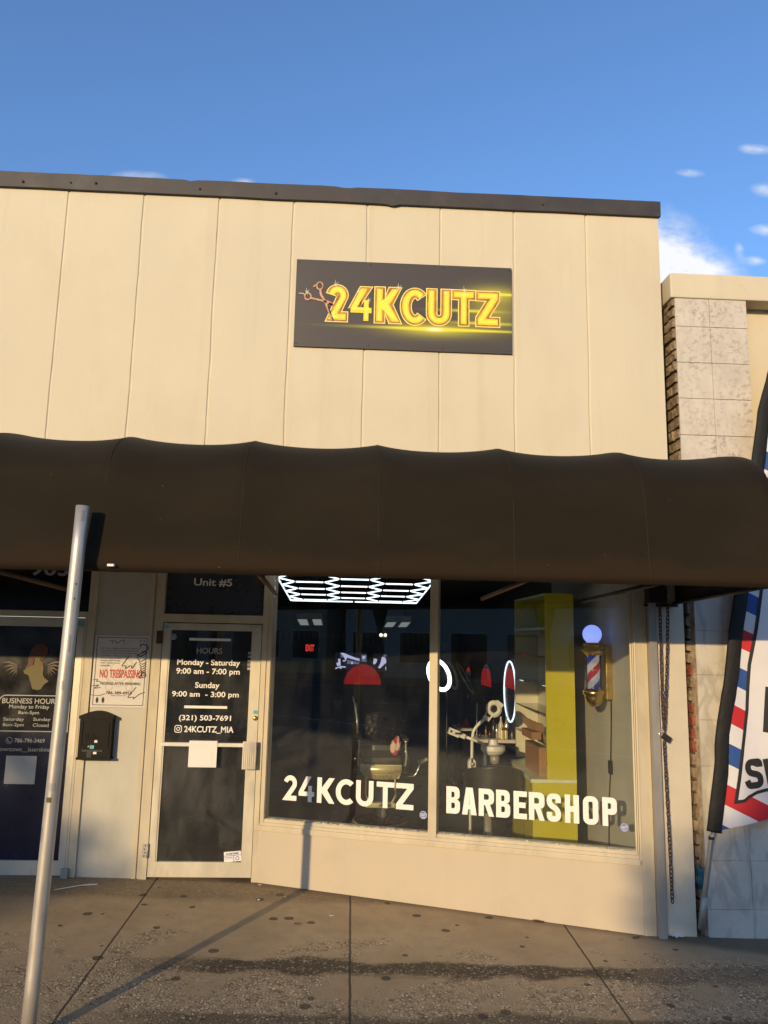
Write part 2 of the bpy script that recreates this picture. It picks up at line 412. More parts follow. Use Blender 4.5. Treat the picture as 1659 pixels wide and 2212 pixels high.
mat('grey_ink', (.40, .38, .35), .6, bmp=0)
mat('purple_ink', (.05, .03, .06), .6, bmp=0)
mat('sign_paper', (.62, .58, .54), .5, var=.05, vscale=5, bmp=0, dirt=(.42, .38, .33), dirt_amt=.5)
mat('mailbox_black', (.0065, .0055, .0035), .6, metal=0, spec=.2, var=.25, vscale=25, bmp=.35, bscale=90)
mat('blue_sticker', (.10, .40, .52), .5, bmp=0)
mat('badge_blue', (.03, .06, .28), .4, bmp=0)
mat('badge_white', (.72, .74, .8), .4, bmp=0)
mat('brass', (.70, .50, .17), .28, metal=1, var=.1, bmp=.03)
mat('chrome', (.80, .77, .70), .22, metal=.7, var=.04, bmp=0)
mat('gold_chrome', (.95, .80, .42), .30, metal=.5, var=.06, bmp=.05, bscale=15, bdist=.01)
mat('leather_black', (.055, .038, .022), .42, var=.2, vscale=12, bmp=.18, bscale=120)
mat('chair_vinyl', (.020, .016, .011), .38, var=.2, vscale=12, bmp=.15, bscale=120)
mat('lime_laminate', (.48, .42, .02), .3, var=.05, vscale=3, bmp=0)
mat('lime_edge', (.55, .58, .36), .4, bmp=0)
mat('cream_laminate', (.64, .58, .42), .45, var=.04, bmp=0)
mat('cardboard', (.32, .17, .075), .75, var=.1, bmp=.15, bscale=90)
mat('brown_paper', (.28, .16, .07), .8, var=.15, bmp=.2)
mat('white_plastic', (.72, .68, .58), .35, var=.03, bmp=0)
mat('grey_wall', (.44, .42, .36), .85, var=.07, vscale=3, bmp=.35, bscale=14, bdist=.006)
mat('dark_wall', (.040, .041, .043), .85, var=.2, vscale=1.5, bmp=.1)
mat('black_ceiling', (.008, .008, .008), .9, bmp=.05)
mat('shop_floor', (.10, .10, .095), .32, var=.2, vscale=2, bmp=.03, dirt=(.04, .04, .04), dirt_amt=.6)
mat('wood_dark', (.06, .035, .02), .5, var=.2, vscale=8, bmp=.1, stretch=(6, 6, .5))
mat('white_edge', (.62, .58, .48), .45, bmp=0)
mat('red_lacquer', (.55, .012, .012), .35, bmp=0, var=.05)
mat('red_glow_cloth', (.42, .05, .035), .8, var=.2, vscale=30, bmp=.3)
mat('towel_white', (.70, .56, .48), .9, var=.15, vscale=30, bmp=.4)
mat('mirror', (.70, .72, .74), .03, metal=1, var=.01, bmp=0)
mat('clear_jar', (.55, .52, .44), .1, metal=.5, var=.2, bmp=0)
mat('brick_dull', (.30, .22, .13), .85, var=.35, vscale=9, bmp=.9, bscale=55, bdist=.012, dirt=(.14, .09, .05), dirt_amt=.8)
mat('brick_red', (.27, .075, .045), .8, var=.3, vscale=15, bmp=.6, bscale=60, bdist=.008)
mat('mortar', (.26, .20, .13), .9, var=.25, vscale=14, bmp=.9, bscale=40, bdist=.012)
mat('asphalt', (.095, .09, .08), .85, var=.2, vscale=3, bmp=.5, bscale=90)
mat('road_paint', (.62, .62, .58), .7, var=.1, bmp=.2)
mat('kerb_concrete', (.16, .155, .14), .85, var=.12, bmp=.3)
mat('leaf_green', (.06, .085, .03), .7, var=.4, vscale=2, bmp=0)
mat('leaf_olive', (.09, .10, .035), .7, var=.4, vscale=2, bmp=0)
mat('bark', (.12, .09, .065), .9, var=.3, bmp=.8, bscale=30)
mat('far_wall_pale', (.42, .40, .36), .85, var=.08, bmp=.2)
mat('far_wall_tan', (.38, .31, .22), .85, var=.08, bmp=.2)
mat('far_roof', (.24, .12, .08), .85, var=.2, bmp=.6, bscale=8, bdist=.05)
mat('far_glass', (.03, .035, .04), .12, bmp=0)
mat('far_trim', (.55, .53, .5), .7, bmp=0)
mat('flag_black', (.007, .006, .005), .75, var=.3, vscale=20, bmp=.6, bscale=28, bdist=.01)
mat('flag_ink', (.02, .018, .018), .7, bmp=0)
mat('pole_grey', (.36, .34, .30), .4, metal=.5, var=.08, bmp=.05)
mat('teal_bag', (.02, .13, .17), .45, var=.4, vscale=18, bmp=.7, bscale=30, bdist=.02)
mat('leaf_litter', (.16, .075, .03), .85, var=.3, vscale=30, bmp=.2)
mat('skin_gold', (.12, .095, .022), .6, var=.05, bmp=0)
mat('skin_tan', (.20, .12, .05), .6, var=.05, bmp=0)
mat('hair_rust', (.10, .028, .012), .6, var=.2, bmp=0)
mat('wing_tan', (.15, .105, .07), .6, var=.15, bmp=0)
mat('navy_film', (.010, .012, .030), .22, var=.15, bmp=0)
mat('black_film', (.008, .007, .007), .20, var=.15, bmp=0)
mat('fixture_white', (.32, .33, .34), .5, bmp=0)
mat('extinguisher_red', (.30, .02, .015), .35, bmp=0)
mat('bottle_white', (.62, .56, .46), .35, bmp=0); mat('bottle_red', (.45, .03, .03), .3, bmp=0)
mat('bottle_dark', (.03, .022, .016), .2, bmp=0); mat('bottle_amber', (.20, .10, .03), .2, bmp=0)
mat('rubber', (.02, .02, .02), .8, bmp=0)
emit('hex_tube', (.80, .92, 1.0), 1.5); emit('ring_tube', (.9, .96, 1.0), 2.0)
emit('fixture_glow', (.82, .90, .86), .16); emit('exit_glow', (1, .06, .05), .55, (.3, .02, .02))
emit('globe_glow', (.24, .33, 1.0), .78, (.6, .65, .9)); emit('spot_glow', (1, .88, .6), 1.2)
emit('led_strip', (.78, .88, 1.0), 1.1)
emit('screen_pale', (.50, .50, .78), .62, (.05, .05, .06)); emit('screen_mid', (.32, .32, .52), .24, (.05, .05, .06)); emit('screen_dark', (.2, .2, .3), .02, (.01, .01, .012))
glass('window_glass', .006); glass('door_glass', .035, (.66, .69, .72)); mat('transom_film', (.045, .050, .062), .28, var=.25, vscale=2.5, bmp=0); glass('shelf_glass', .03, (.72, .78, .74)); glass('lens_glass', .02, (.5, .5, .48))  # door pane dirt is raised to imitate the reflected sunlit pavement

def ground_material():
    m, nt, b = nt_new('sidewalk_concrete')
    v = pos_node(nt); g = nt.nodes.new('ShaderNodeNewGeometry'); sx = nt.nodes.new('ShaderNodeSeparateXYZ'); nt.links.new(g.outputs['Position'], sx.inputs[0])
    X, Y = sx.outputs[0], sx.outputs[1]
    n1 = noise_node(nt, v, 1.3, 9, .65); n2 = noise_node(nt, v, 9, 6, .6); n3 = noise_node(nt, v, 120, 3, .6)
    base = mixc(nt, ramp(nt, n1, .32, .7), (.27, .19, .10), (.45, .335, .195))
    base = mixc(nt, math_node(nt, 'MULTIPLY', ramp(nt, n2, .45, .75), .45), base, (.19, .138, .08))
    base = mixc(nt, math_node(nt, 'MULTIPLY', ramp(nt, n3, .40, .62), .40), base, (.46, .36, .225))
    # exposed aggregate: pebbles where the paste has worn off
    vo = nt.nodes.new('ShaderNodeTexVoronoi'); vo.inputs['Scale'].default_value = 44; vo.feature = 'F1'; nt.links.new(v, vo.inputs['Vector'])
    vc = nt.nodes.new('ShaderNodeTexVoronoi'); vc.inputs['Scale'].default_value = 44; vc.feature = 'DISTANCE_TO_EDGE'; nt.links.new(v, vc.inputs['Vector'])
    peb = ramp(nt, vc.outputs['Distance'], .05, .20)
    sep = nt.nodes.new('ShaderNodeSeparateColor'); nt.links.new(vo.outputs['Color'], sep.inputs[0])
    pick = ramp(nt, sep.outputs[0], .25, .8)
    pebc = mixc(nt, sep.outputs[1], (.22, .16, .095), (.70, .56, .37))
    pebc = mixc(nt, peb, (.11, .077, .042), pebc)
    # wear grows towards the street, in ragged patches
    wy = nt.nodes.new('ShaderNodeMapRange'); wy.inputs[1].default_value = .35; wy.inputs[2].default_value = -1.0; wy.inputs[3].default_value = -.30; wy.inputs[4].default_value = .16; nt.links.new(Y, wy.inputs[0])
    nw = math_node(nt, 'MULTIPLY_ADD', math_node(nt, 'ADD', noise_node(nt, v, 1.3, 7, .7), -.5), 1.7, .5)
    wear = math_node(nt, 'ADD', nw, wy.outputs[0])
    wearm = ramp(nt, wear, .52, .66)
    wearm = math_node(nt, 'MULTIPLY', wearm, math_node(nt, 'MULTIPLY_ADD', pick, .8, .2))
    col = mixc(nt, wearm, base, pebc)
    # damp gutter stain running along the pavement, and a second one nearer the street
    def band(y0, hw, s, k):
        ny = noise_node(nt, pos_node(nt, (.55, 1, 1)), s, 6, .65)
        d = math_node(nt, 'ABSOLUTE', math_node(nt, 'ADD', Y, -y0))
        d = math_node(nt, 'ADD', d, math_node(nt, 'MULTIPLY', math_node(nt, 'ADD', ny, -.5), k))
        return ramp(nt, d, hw*.72, hw*1.15, (1, 1, 1, 1), (0, 0, 0, 1))
    xr = nt.nodes.new('ShaderNodeMapRange'); xr.inputs[1].default_value = 1.2; xr.inputs[2].default_value = 1.9; nt.links.new(math_node(nt, 'ADD', X, math_node(nt, 'MULTIPLY', n1, .6)), xr.inputs[0])
    xf = nt.nodes.new('ShaderNodeMapRange'); xf.inputs[1].default_value = 4.9; xf.inputs[2].default_value = 4.3; xf.inputs[3].default_value = .45; nt.links.new(math_node(nt, 'ADD', X, math_node(nt, 'MULTIPLY', n1, .5)), xf.inputs[0])
    b1 = math_node(nt, 'MULTIPLY', math_node(nt, 'MULTIPLY', band(-.66, .115, 2.6, .42), math_node(nt, 'MULTIPLY', xr.outputs[0], xf.outputs[0])), .9)
    b2 = math_node(nt, 'MULTIPLY', math_node(nt, 'MULTIPLY', band(-1.37, .13, 2.2, .4), xr.outputs[0]), .7)
    b3 = math_node(nt, 'MULTIPLY', band(.75, .26, 1.1, .5), .45)
    for bb in (b1, b2, b3): col = mixc(nt, bb, col, mixc(nt, math_node(nt, 'MULTIPLY', peb, pick), (.034, .022, .010), mixc(nt, .55, pebc, (.06, .042, .024))))
    # chewing-gum spots
    vg = nt.nodes.new('ShaderNodeTexVoronoi'); vg.inputs['Scale'].default_value = 5.2; vg.feature = 'F1'
    nd = nt.nodes.new('ShaderNodeMix'); nd.data_type = 'VECTOR'
    nt.links.new(v, vg.inputs['Vector'])
    sg = nt.nodes.new('ShaderNodeSeparateColor'); nt.links.new(vg.outputs['Color'], sg.inputs[0])
    rad = math_node(nt, 'MULTIPLY_ADD', sg.outputs[2], .12, .07)
    jig = math_node(nt, 'MULTIPLY', math_node(nt, 'ADD', noise_node(nt, v, 26, 3), -.5), .13)
    gum = ramp(nt, math_node(nt, 'SUBTRACT', math_node(nt, 'ADD', vg.outputs['Distance'], jig), rad), -.012, .012, (1, 1, 1, 1), (0, 0, 0, 1))
    gum = math_node(nt, 'MULTIPLY', math_node(nt, 'MULTIPLY', gum, ramp(nt, sg.outputs[1], .36, .42)), .8)
    col = mixc(nt, gum, col, (.032, .024, .018))
    # control joints across the pavement
    jm = None
    for xj, sl in ((.868, .012), (2.448, -.006), (4.03, -.018)):
        d = math_node(nt, 'ADD', X, math_node(nt, 'MULTIPLY_ADD', Y, sl, -xj))
        d = math_node(nt, 'ABSOLUTE', math_node(nt, 'ADD', d, math_node(nt, 'MULTIPLY', math_node(nt, 'ADD', n2, -.5), .012)))
        r = ramp(nt, d, .0035, .009, (1, 1, 1, 1), (0, 0, 0, 1)); jm = r if jm is None else math_node(nt, 'MAXIMUM', jm, r)
    col = mixc(nt, math_node(nt, 'MULTIPLY', jm, .9), col, (.022, .016, .011))
    # dirt gathered along the foot of the walls
    dw = math_node(nt, 'ADD', math_node(nt, 'MULTIPLY', math_node(nt, 'ADD', X, -4.57), math.sin(TH)), math_node(nt, 'MULTIPLY', Y, math.cos(TH)))
    dw = math_node(nt, 'ADD', math_node(nt, 'ABSOLUTE', math_node(nt, 'MINIMUM', dw, 0.0)), math_node(nt, 'MULTIPLY', math_node(nt, 'ADD', n2, -.5), .10))
    dm = ramp(nt, dw, .0, .11, (1, 1, 1, 1), (0, 0, 0, 1)); col = mixc(nt, math_node(nt, 'MULTIPLY', dm, .6), col, (.05, .036, .022))
    nt.links.new(col, b.inputs['Base Color']); b.inputs['Roughness'].default_value = .82
    h = math_node(nt, 'ADD', math_node(nt, 'MULTIPLY', n3, .25), math_node(nt, 'MULTIPLY', math_node(nt, 'MULTIPLY', peb, wearm), 1.0))
    h = math_node(nt, 'SUBTRACT', h, math_node(nt, 'MULTIPLY', jm, 1.5)); bump(nt, b, h, .5, .008)
ground_material()

def marble(name, vein, base, tile=None, dirt=0.5, veinamt=.4):
    m, nt, b = nt_new(name); v = pos_node(nt)
    nz = noise_node(nt, v, 2.2, 8, .62)
    w = nt.nodes.new('ShaderNodeTexNoise'); w.inputs['Scale'].default_value = 2.6; w.inputs['Detail'].default_value = 9; w.inputs['Distortion'].default_value = .7; mpv = nt.nodes.new('ShaderNodeMapping'); mpv.inputs['Rotation'].default_value = (0, .55, 0); mpv.inputs['Scale'].default_value = (2.2, 1, .8); nt.links.new(v, mpv.inputs[0]); nt.links.new(mpv.outputs[0], w.inputs['Vector'])
    ve = math_node(nt, 'ABSOLUTE', math_node(nt, 'ADD', w.outputs['Fac'], -.5)); ve = ramp(nt, ve, .0, .075, (1, 1, 1, 1), (0, 0, 0, 1))
    c = mixc(nt, ramp(nt, nz, .35, .68), base, tuple(x*.86 for x in base))
    c = mixc(nt, math_node(nt, 'MULTIPLY', ve, veinamt), c, vein)
    sp = noise_node(nt, v, 24, 6, .68); big = noise_node(nt, v, 3.1, 4, .6); c = mixc(nt, math_node(nt, 'MULTIPLY', math_node(nt, 'MULTIPLY', ramp(nt, sp, .50, .62), ramp(nt, big, .36, .6)), dirt), c, vein)
    nt.links.new(c, b.inputs['Base Color']); b.inputs['Roughness'].default_value = .42
    bump(nt, b, sp, .12, .003)
marble('marble_slab', (.30, .28, .24), (.60, .56, .48), dirt=.22, veinamt=.55)
marble('travertine_tile', (.36, .31, .24), (.64, .57, .46), dirt=1.0, veinamt=.2)
marble('marble_paint', (.52, .46, .34), (.64, .57, .44), dirt=.08, veinamt=.08)

def flag_material():
    m, nt, b = nt_new('flag_stripes')
    g = nt.nodes.new('ShaderNodeNewGeometry'); sx = nt.nodes.new('ShaderNodeSeparateXYZ'); nt.links.new(g.outputs['Position'], sx.inputs[0])
    t = math_node(nt, 'ADD', sx.outputs[2], math_node(nt, 'MULTIPLY', sx.outputs[0], .52))
    s = math_node(nt, 'FRACT', math_node(nt, 'MULTIPLY_ADD', t, 1/1.146, FLAG_PHASE))
    r = nt.nodes.new('ShaderNodeValToRGB'); r.color_ramp.interpolation = 'CONSTANT'; e = r.color_ramp.elements
    W = (.70, .68, .68, 1); e[0].position = 0; e[0].color = (.52, .02, .025, 1); e[1].position = .25; e[1].color = W
    q = e.new(.5); q.color = (.025, .075, .27, 1); q = e.new(.75); q.color = W
    nt.links.new(s, r.inputs[0]); nt.links.new(r.outputs[0], b.inputs['Base Color']); b.inputs['Roughness'].default_value = .75
    v = pos_node(nt, (1, 1, .35)); bump(nt, b, noise_node(nt, v, 9, 3), .35, .02)
FLAG_PHASE = 0.0
def at_z(px, py, z):
    d = ray(px, py); return CAM_POS + d*((z-CAM_POS.z)/d.z)
def canopy_material():
    m, nt, b = nt_new('awning_canopy'); v = pos_node(nt, (.6, 1, 1.4))
    g = nt.nodes.new('ShaderNodeNewGeometry'); sx = nt.nodes.new('ShaderNodeSeparateXYZ'); nt.links.new(g.outputs['Position'], sx.inputs[0])
    n = noise_node(nt, v, 2.0, 7, .62); c = mixc(nt, ramp(nt, n, .3, .72), (.0150, .0110, .0058), (.0220, .0166, .0092))
    # sun on the lower bulge painted in as a ragged brown stain band
    nx = noise_node(nt, pos_node(nt, (1, 1, .01)), 1.9, 6, .7)
    d = math_node(nt, 'ADD', sx.outputs[2], math_node(nt, 'MULTIPLY', nx, -.30))
    sun_band = ramp(nt, d, 2.325, 2.385, (1, 1, 1, 1), (0, 0, 0, 1)) if False else math_node(nt, 'SUBTRACT', 1.0, math_node(nt, 'SMOOTHSTEP' if False else 'MULTIPLY', math_node(nt, 'SUBTRACT', d, 2.30, clamp=True), 22.0, clamp=True), clamp=True)
    c = mixc(nt, math_node(nt, 'MULTIPLY', sun_band, .8), c, (.026, .0155, .007))
    # fine pale dust
    sp = noise_node(nt, pos_node(nt), 38, 2, .5); c = mixc(nt, math_node(nt, 'MULTIPLY', ramp(nt, sp, .775, .80), .7), c, (.20, .16, .11))
    nt.links.new(c, b.inputs['Base Color']); b.inputs['Roughness'].default_value = .85; b.inputs['Specular IOR Level'].default_value = .12
    b.inputs['Sheen Weight'].default_value = .03
    bump(nt, b, noise_node(nt, pos_node(nt), 260, 2), .15, .001)
canopy_material()
mat('awning_seam', (.0205, .0155, .0086), .75, bmp=.1)
def sign_material():
    m, nt, b = nt_new('sign_print'); g = nt.nodes.new('ShaderNodeNewGeometry'); sx = nt.nodes.new('ShaderNodeSeparateXYZ'); nt.links.new(g.outputs['Position'], sx.inputs[0])
    v = pos_node(nt); n = noise_node(nt, v, 2.2, 3); col = mixc(nt, n, (.052, .042, .032), (.066, .053, .041))
    def sq(a): return math_node(nt, 'MULTIPLY', a, a)
    def blob(cx, cz, rx, rz, k):      # printed light streak on the artwork
        a = sq(math_node(nt, 'MULTIPLY', math_node(nt, 'ADD', sx.outputs[0], -cx), 1/rx)); q = sq(math_node(nt, 'MULTIPLY', math_node(nt, 'ADD', sx.outputs[2], -cz), 1/rz))
        return math_node(nt, 'MULTIPLY', math_node(nt, 'POWER', 2.718, math_node(nt, 'MULTIPLY', math_node(nt, 'ADD', a, q), -1)), k)
    def P(x, y): p = at_y(*cS(x, y), -.02); return p.x, p.z
    tot = None; core = None
    for (x, y, rx, rz, k) in ((1015, 525, .30, .045, .55), (1000, 524, .52, .012, 1), (1350, 537, .45, .008, .5), (1400, 298, .20, .06, .45), (1470, 300, .28, .010, 1), (1235, 405, .22, .012, .8), (1340, 488, .25, .012, .8), (1390, 400, .2, .16, .32), (1000, 545, .35, .06, .2)):
        s = blob(*P(x, y), rx, rz, k); tot = s if tot is None else math_node(nt, 'ADD', tot, s, clamp=True)
    for (x, y, rx, rz, k) in ((1015, 527, .06, .014, 1), (1398, 298, .04, .012, 1)):
        s = blob(*P(x, y), rx, rz, k); core = s if core is None else math_node(nt, 'ADD', core, s, clamp=True)
    col = mixc(nt, tot, col, (.72, .66, .03)); col = mixc(nt, core, col, (.95, .90, .55))
    nt.links.new(col, b.inputs['Base Color']); b.inputs['Roughness'].default_value = .45
sign_material()
def stripe_material(cx, cy, z0, turn):
    m, nt, b = nt_new('pole_stripes'); g = nt.nodes.new('ShaderNodeNewGeometry'); sx = nt.nodes.new('ShaderNodeSeparateXYZ'); nt.links.new(g.outputs['Position'], sx.inputs[0])
    an = math_node(nt, 'ARCTAN2', math_node(nt, 'ADD', sx.outputs[1], -cy), math_node(nt, 'ADD', sx.outputs[0], -cx))
    s = math_node(nt, 'ADD', math_node(nt, 'MULTIPLY', an, -1/(2*math.pi)), math_node(nt, 'MULTIPLY', math_node(nt, 'ADD', sx.outputs[2], -z0), 1/turn))
    s = math_node(nt, 'FRACT', math_node(nt, 'ADD', s, 10.62)); r = nt.nodes.new('ShaderNodeValToRGB'); r.color_ramp.interpolation = 'CONSTANT'; e = r.color_ramp.elements
    W = (.72, .70, .70, 1); e[0].position = 0; e[0].color = W; e[1].position = .25; e[1].color = (.55, .02, .03, 1); q = e.new(.5); q.color = W; q = e.new(.75); q.color = (.03, .06, .36, 1)
    nt.links.new(s, r.inputs[0]); nt.links.new(r.outputs[0], b.inputs['Base Color']); b.inputs['Roughness'].default_value = .25
    nt.links.new(r.outputs[0], b.inputs['Emission Color']); b.inputs['Emission Strength'].default_value = .40

def clouds():
    nt = wn; tc = nt.nodes.new('ShaderNodeTexCoord'); sx = nt.nodes.new('ShaderNodeSeparateXYZ'); nt.links.new(tc.outputs['Generated'], sx.inputs[0])
    yy = math_node(nt, 'MAXIMUM', sx.outputs[1], .05); u = math_node(nt, 'DIVIDE', sx.outputs[0], yy); v = math_node(nt, 'DIVIDE', sx.outputs[2], yy)
    cb = nt.nodes.new('ShaderNodeCombineXYZ'); nt.links.new(u, cb.inputs[0]); nt.links.new(v, cb.inputs[1])
    mp = nt.nodes.new('ShaderNodeMapping'); mp.inputs['Scale'].default_value = (1, 1.5, 1); mp.inputs['Rotation'].default_value = (0, 0, .35); nt.links.new(cb.outputs[0], mp.inputs[0])
    n1 = noise_node(nt, mp.outputs[0], 11, 9, .62); n2 = noise_node(nt, mp.outputs[0], 34, 7, .6)
    w = math_node(nt, 'ADD', math_node(nt, 'MULTIPLY', math_node(nt, 'ADD', n1, -.5), 2.2), math_node(nt, 'MULTIPLY', math_node(nt, 'ADD', n2, -.5), 1.9))
    sq = lambda a: math_node(nt, 'MULTIPLY', a, a); tot = None
    for px, py, rx, ry, k in ((1425, 595, 80, 85, 1.7), (1510, 600, 70, 40, .7), (1490, 374, 26, 8, .55), (1632, 322, 30, 10, .55), (1652, 410, 24, 14, .5), (1655, 498, 26, 11, .6), (1597, 540, 8, 15, .4), (1632, 563, 20, 8, .5), (300, 382, 46, 12, .4), (525, 396, 20, 10, .55)):
        d = ray(px, py); cu, cv = d.x/d.y, d.z/d.y; a = math_node(nt, 'MULTIPLY', math_node(nt, 'ADD', u, -cu), FPX/rx*.98); b = math_node(nt, 'MULTIPLY', math_node(nt, 'ADD', v, -cv), FPX/ry*.98)
        g = math_node(nt, 'MULTIPLY', math_node(nt, 'POWER', 2.718, math_node(nt, 'MULTIPLY', math_node(nt, 'ADD', sq(a), sq(b)), -.62)), k); tot = g if tot is None else math_node(nt, 'ADD', tot, g)
    f = math_node(nt, 'MULTIPLY', tot, math_node(nt, 'ADD', w, .95), clamp=False)
    f = ramp(nt, f, .10, 1.5)
    nt.links.new(mixc(nt, f, mixc(nt, 1.0, w_sky.outputs[0], (1.24, 1.14, 1.15), 'MULTIPLY'), CLOUD), w_bg.inputs[0])
CLOUD = (4.0, 4.05, 4.15)
clouds()

random.seed(7)
def rnd(a, b): return random.uniform(a, b)
def nz(x, y=0, z=0, s=1.0): return mnoise.noise(Vector((x*s, y*s, z*s)))

# ------------------------------------------------------------------ the ground, street and what stands across it
KY = -7.6
def sheet(name, m, xs, ys, zf):
    mb = MB(); n = len(xs)
    vs = [(x, y, zf(x, y)) for y in ys for x in xs]
    fs = [(j*n+i, j*n+i+1, (j+1)*n+i+1, (j+1)*n+i) for j in range(len(ys)-1) for i in range(n-1)]
    o = mb.add(vs, fs).build(name, m); tag(o, kind='structure'); return o
XS = [-150, -60, -20, -9, -4, 0, 4, 8, 12, 20, 60, 150]
sheet('pavement', 'sidewalk_concrete', XS, [KY+.15, -6, -4, -2, 0, 2], gz)
sheet('kerb', 'kerb_concrete', XS, [KY, KY+.15], lambda x, y: gz(x, -7.5)-.004)
mbk = MB(); mbk.add([(x, KY+.002, gz(x, -7.5)-.004-k*.14) for k in (0, 1) for x in XS], [(i, i+1, len(XS)+i+1, len(XS)+i) for i in range(len(XS)-1)])
tag(mbk.build('kerb_face', 'kerb_concrete', fix=False), kind='structure')
RZ = lambda x, y=0: gz(x, -9)-.14
sheet('road', 'asphalt', XS, [-24.0, -16, KY], RZ)
def line(y, w, x0, x1):
    xs = [x for x in XS if x0 < x < x1]; xs = [x0]+xs+[x1]; n = len(xs)
    mb = MB(); mb.add([(x, yy, RZ(x)+.004) for yy in (y, y+w) for x in xs], [(i, i+1, n+i+1, n+i) for i in range(n-1)])
    return tag(mb.build('road_line', 'road_paint', fix=False), kind='structure')
line(-10.2, .13, -60, 60); line(-21.4, .13, -60, 60)
for k in range(-6, 7): line(-15.9, .13, k*7.0-1.5, k*7.0+1.5)
sheet('far_pavement', 'kerb_concrete', XS, [-28, -24.0], lambda x, y: RZ(x)+.12)
mbk = MB(); mbk.add([(x, -24.0, RZ(x)+k*.12) for k in (0, 1) for x in XS], [(i, i+1, len(XS)+i+1, len(XS)+i) for i in range(len(XS)-1)])
tag(mbk.build('far_kerb_face', 'kerb_concrete', fix=False), kind='structure')
sheet('ground', 'leaf_green', [-600, -150, 0, 150, 600], [-600, -150, -28], lambda x, y: RZ(x)+.05)
sheet('far_ground', 'asphalt', [-600, -150, 0, 150, 600], [2.0, 30, 600], lambda x, y: -.35)

def far_building(x0, x1, y1, h, m, roof, nwin, label):  # unseen houses opposite, heights raised to block horizon sky and cut fill light
    t = thing('unseen_raised_building', ((x0+x1)/2, y1, RZ(x0)), label, 'building')
    z0 = RZ(x0)-.1
    MB().box(x0, x1, y1-8, y1, z0, h).build('wall', m, t)
    MB().prism([(y1+.5, h), (y1-4, h+.85), (y1-8.5, h)], x0-.4, x1+.4, 'yz').build('roof', roof, t)
    w = (x1-x0)/nwin
    for i in range(nwin):
        a = x0+i*w+w*.18; b = a+w*.64; lo = .1 if i == nwin//2 else .9
        fr = MB().box(a-.07, b+.07, y1, y1+.06, z0+lo, z0+2.6).build('door' if lo < .5 else 'window', 'far_trim', t)
        MB().box(a, b, y1+.061, y1+.075, z0+lo+.08, z0+2.52).build('pane', 'far_glass', fr)
far_building(-36, -21, -29.5, 7.5, 'far_wall_tan', 'far_roof', 5, 'unseen tan building raised to block the sky, with tiled roof across the road, far to the left')
far_building(-20, -4.2, -30, 5.2, 'far_wall_pale', 'far_roof', 5, 'unseen pale building raised to block the sky, with tiled roof straight across the road')
far_building(-3.5, 13, -29.5, 8.0, 'far_wall_tan', 'far_roof', 6, 'unseen long tan building raised to block the sky, with tiled roof across the road to the right')
far_building(13.6, 34, -30, 9.0, 'far_wall_pale', 'far_roof', 6, 'unseen pale building raised to block the sky, across the road, farthest to the right')

def tree(x, y, z0, h, cr, cz, n, label, m='leaf_green', seed=1, sq=.7, leaf=.26):
    rs = random.Random(seed); t = thing('street_tree', (x, y, z0), label, 'tree', 'trees across the road')
    mb = MB(); top = Vector((x+rs.uniform(-.2, .2), y, z0+h*.62))
    mb.tube([(x, y, z0-.1), (x+.05, y, z0+h*.25), top], [.2, .15, .09], 9)
    cl = []
    for k in range(15):
        a = rs.uniform(0, 6.28); rr = cr*math.sqrt(rs.uniform(.05, .9)); e = rs.uniform(-.8, 1)
        c = Vector((x+rr*math.cos(a), y+rr*math.sin(a)*.8, z0+cz+e*cr*sq*math.sqrt(max(0, 1-(rr/cr)**2*.8)))); cl.append((c, rs.uniform(.28, .5)*cr))
        if k < 8: mb.tube([(x, y, z0+h*rs.uniform(.3, .5)), (Vector((x, y, z0+h*.5))+c)/2+Vector((0, 0, .15)), c], [.08, .05, .02], 6)
    mb.build('trunk', 'bark', t)
    mc = MB()
    for i in range(n):
        c, r = rs.choice(cl); d = Vector((rs.gauss(0, 1), rs.gauss(0, 1), rs.gauss(0, 1))).normalized()*r*rs.uniform(.55, 1.0)
        p = c+Vector((d.x, d.y, d.z*.8)); u = Vector((rs.gauss(0, 1), rs.gauss(0, 1), rs.gauss(0, .6))).normalized(); w = u.cross(Vector((rs.gauss(0, 1), rs.gauss(0, 1), rs.gauss(0, 1)))).normalized()
        s = leaf*rs.uniform(.6, 1.3)
        mc.add([p-u*s*.5, p+w*s*.28, p+u*s*.5, p-w*s*.28], [(0, 1, 2, 3)])
    mc.build('crown', m, t, fix=False); return t
# the crowns whose evening shade reaches the foot of the building
def up_sun(x, y, z, dist):
    return Vector((x, y, z)) - _ld*dist
TREES = [((7.1, 0, -.02), 29.5, 1.9, 'leaf_green', 3, 'full green tree across the road whose shade falls on the marble wall'),
         ((-.95, .9, -.35), 30.5, 1.75, 'leaf_olive', 8, 'olive green tree across the road whose shade falls left of the doors')]
for (tx, ty, tz), dist, cr, m, sd, lab in TREES:
    c = up_sun(tx, ty, tz, dist); g0 = RZ(c.x)+.1
    tree(c.x, c.y, g0, max(2.2, c.z-g0), cr, c.z-g0, 4600 if m == 'leaf_green' else 1000, lab, m, sd)

# ------------------------------------------------------------------ the barber's building
shop = thing('shop_building', (2.2, 0, 0), 'cream stucco shop building with dark coping, black awning below and angled shop window', 'building')
WT, WB = 5.560, 2.62
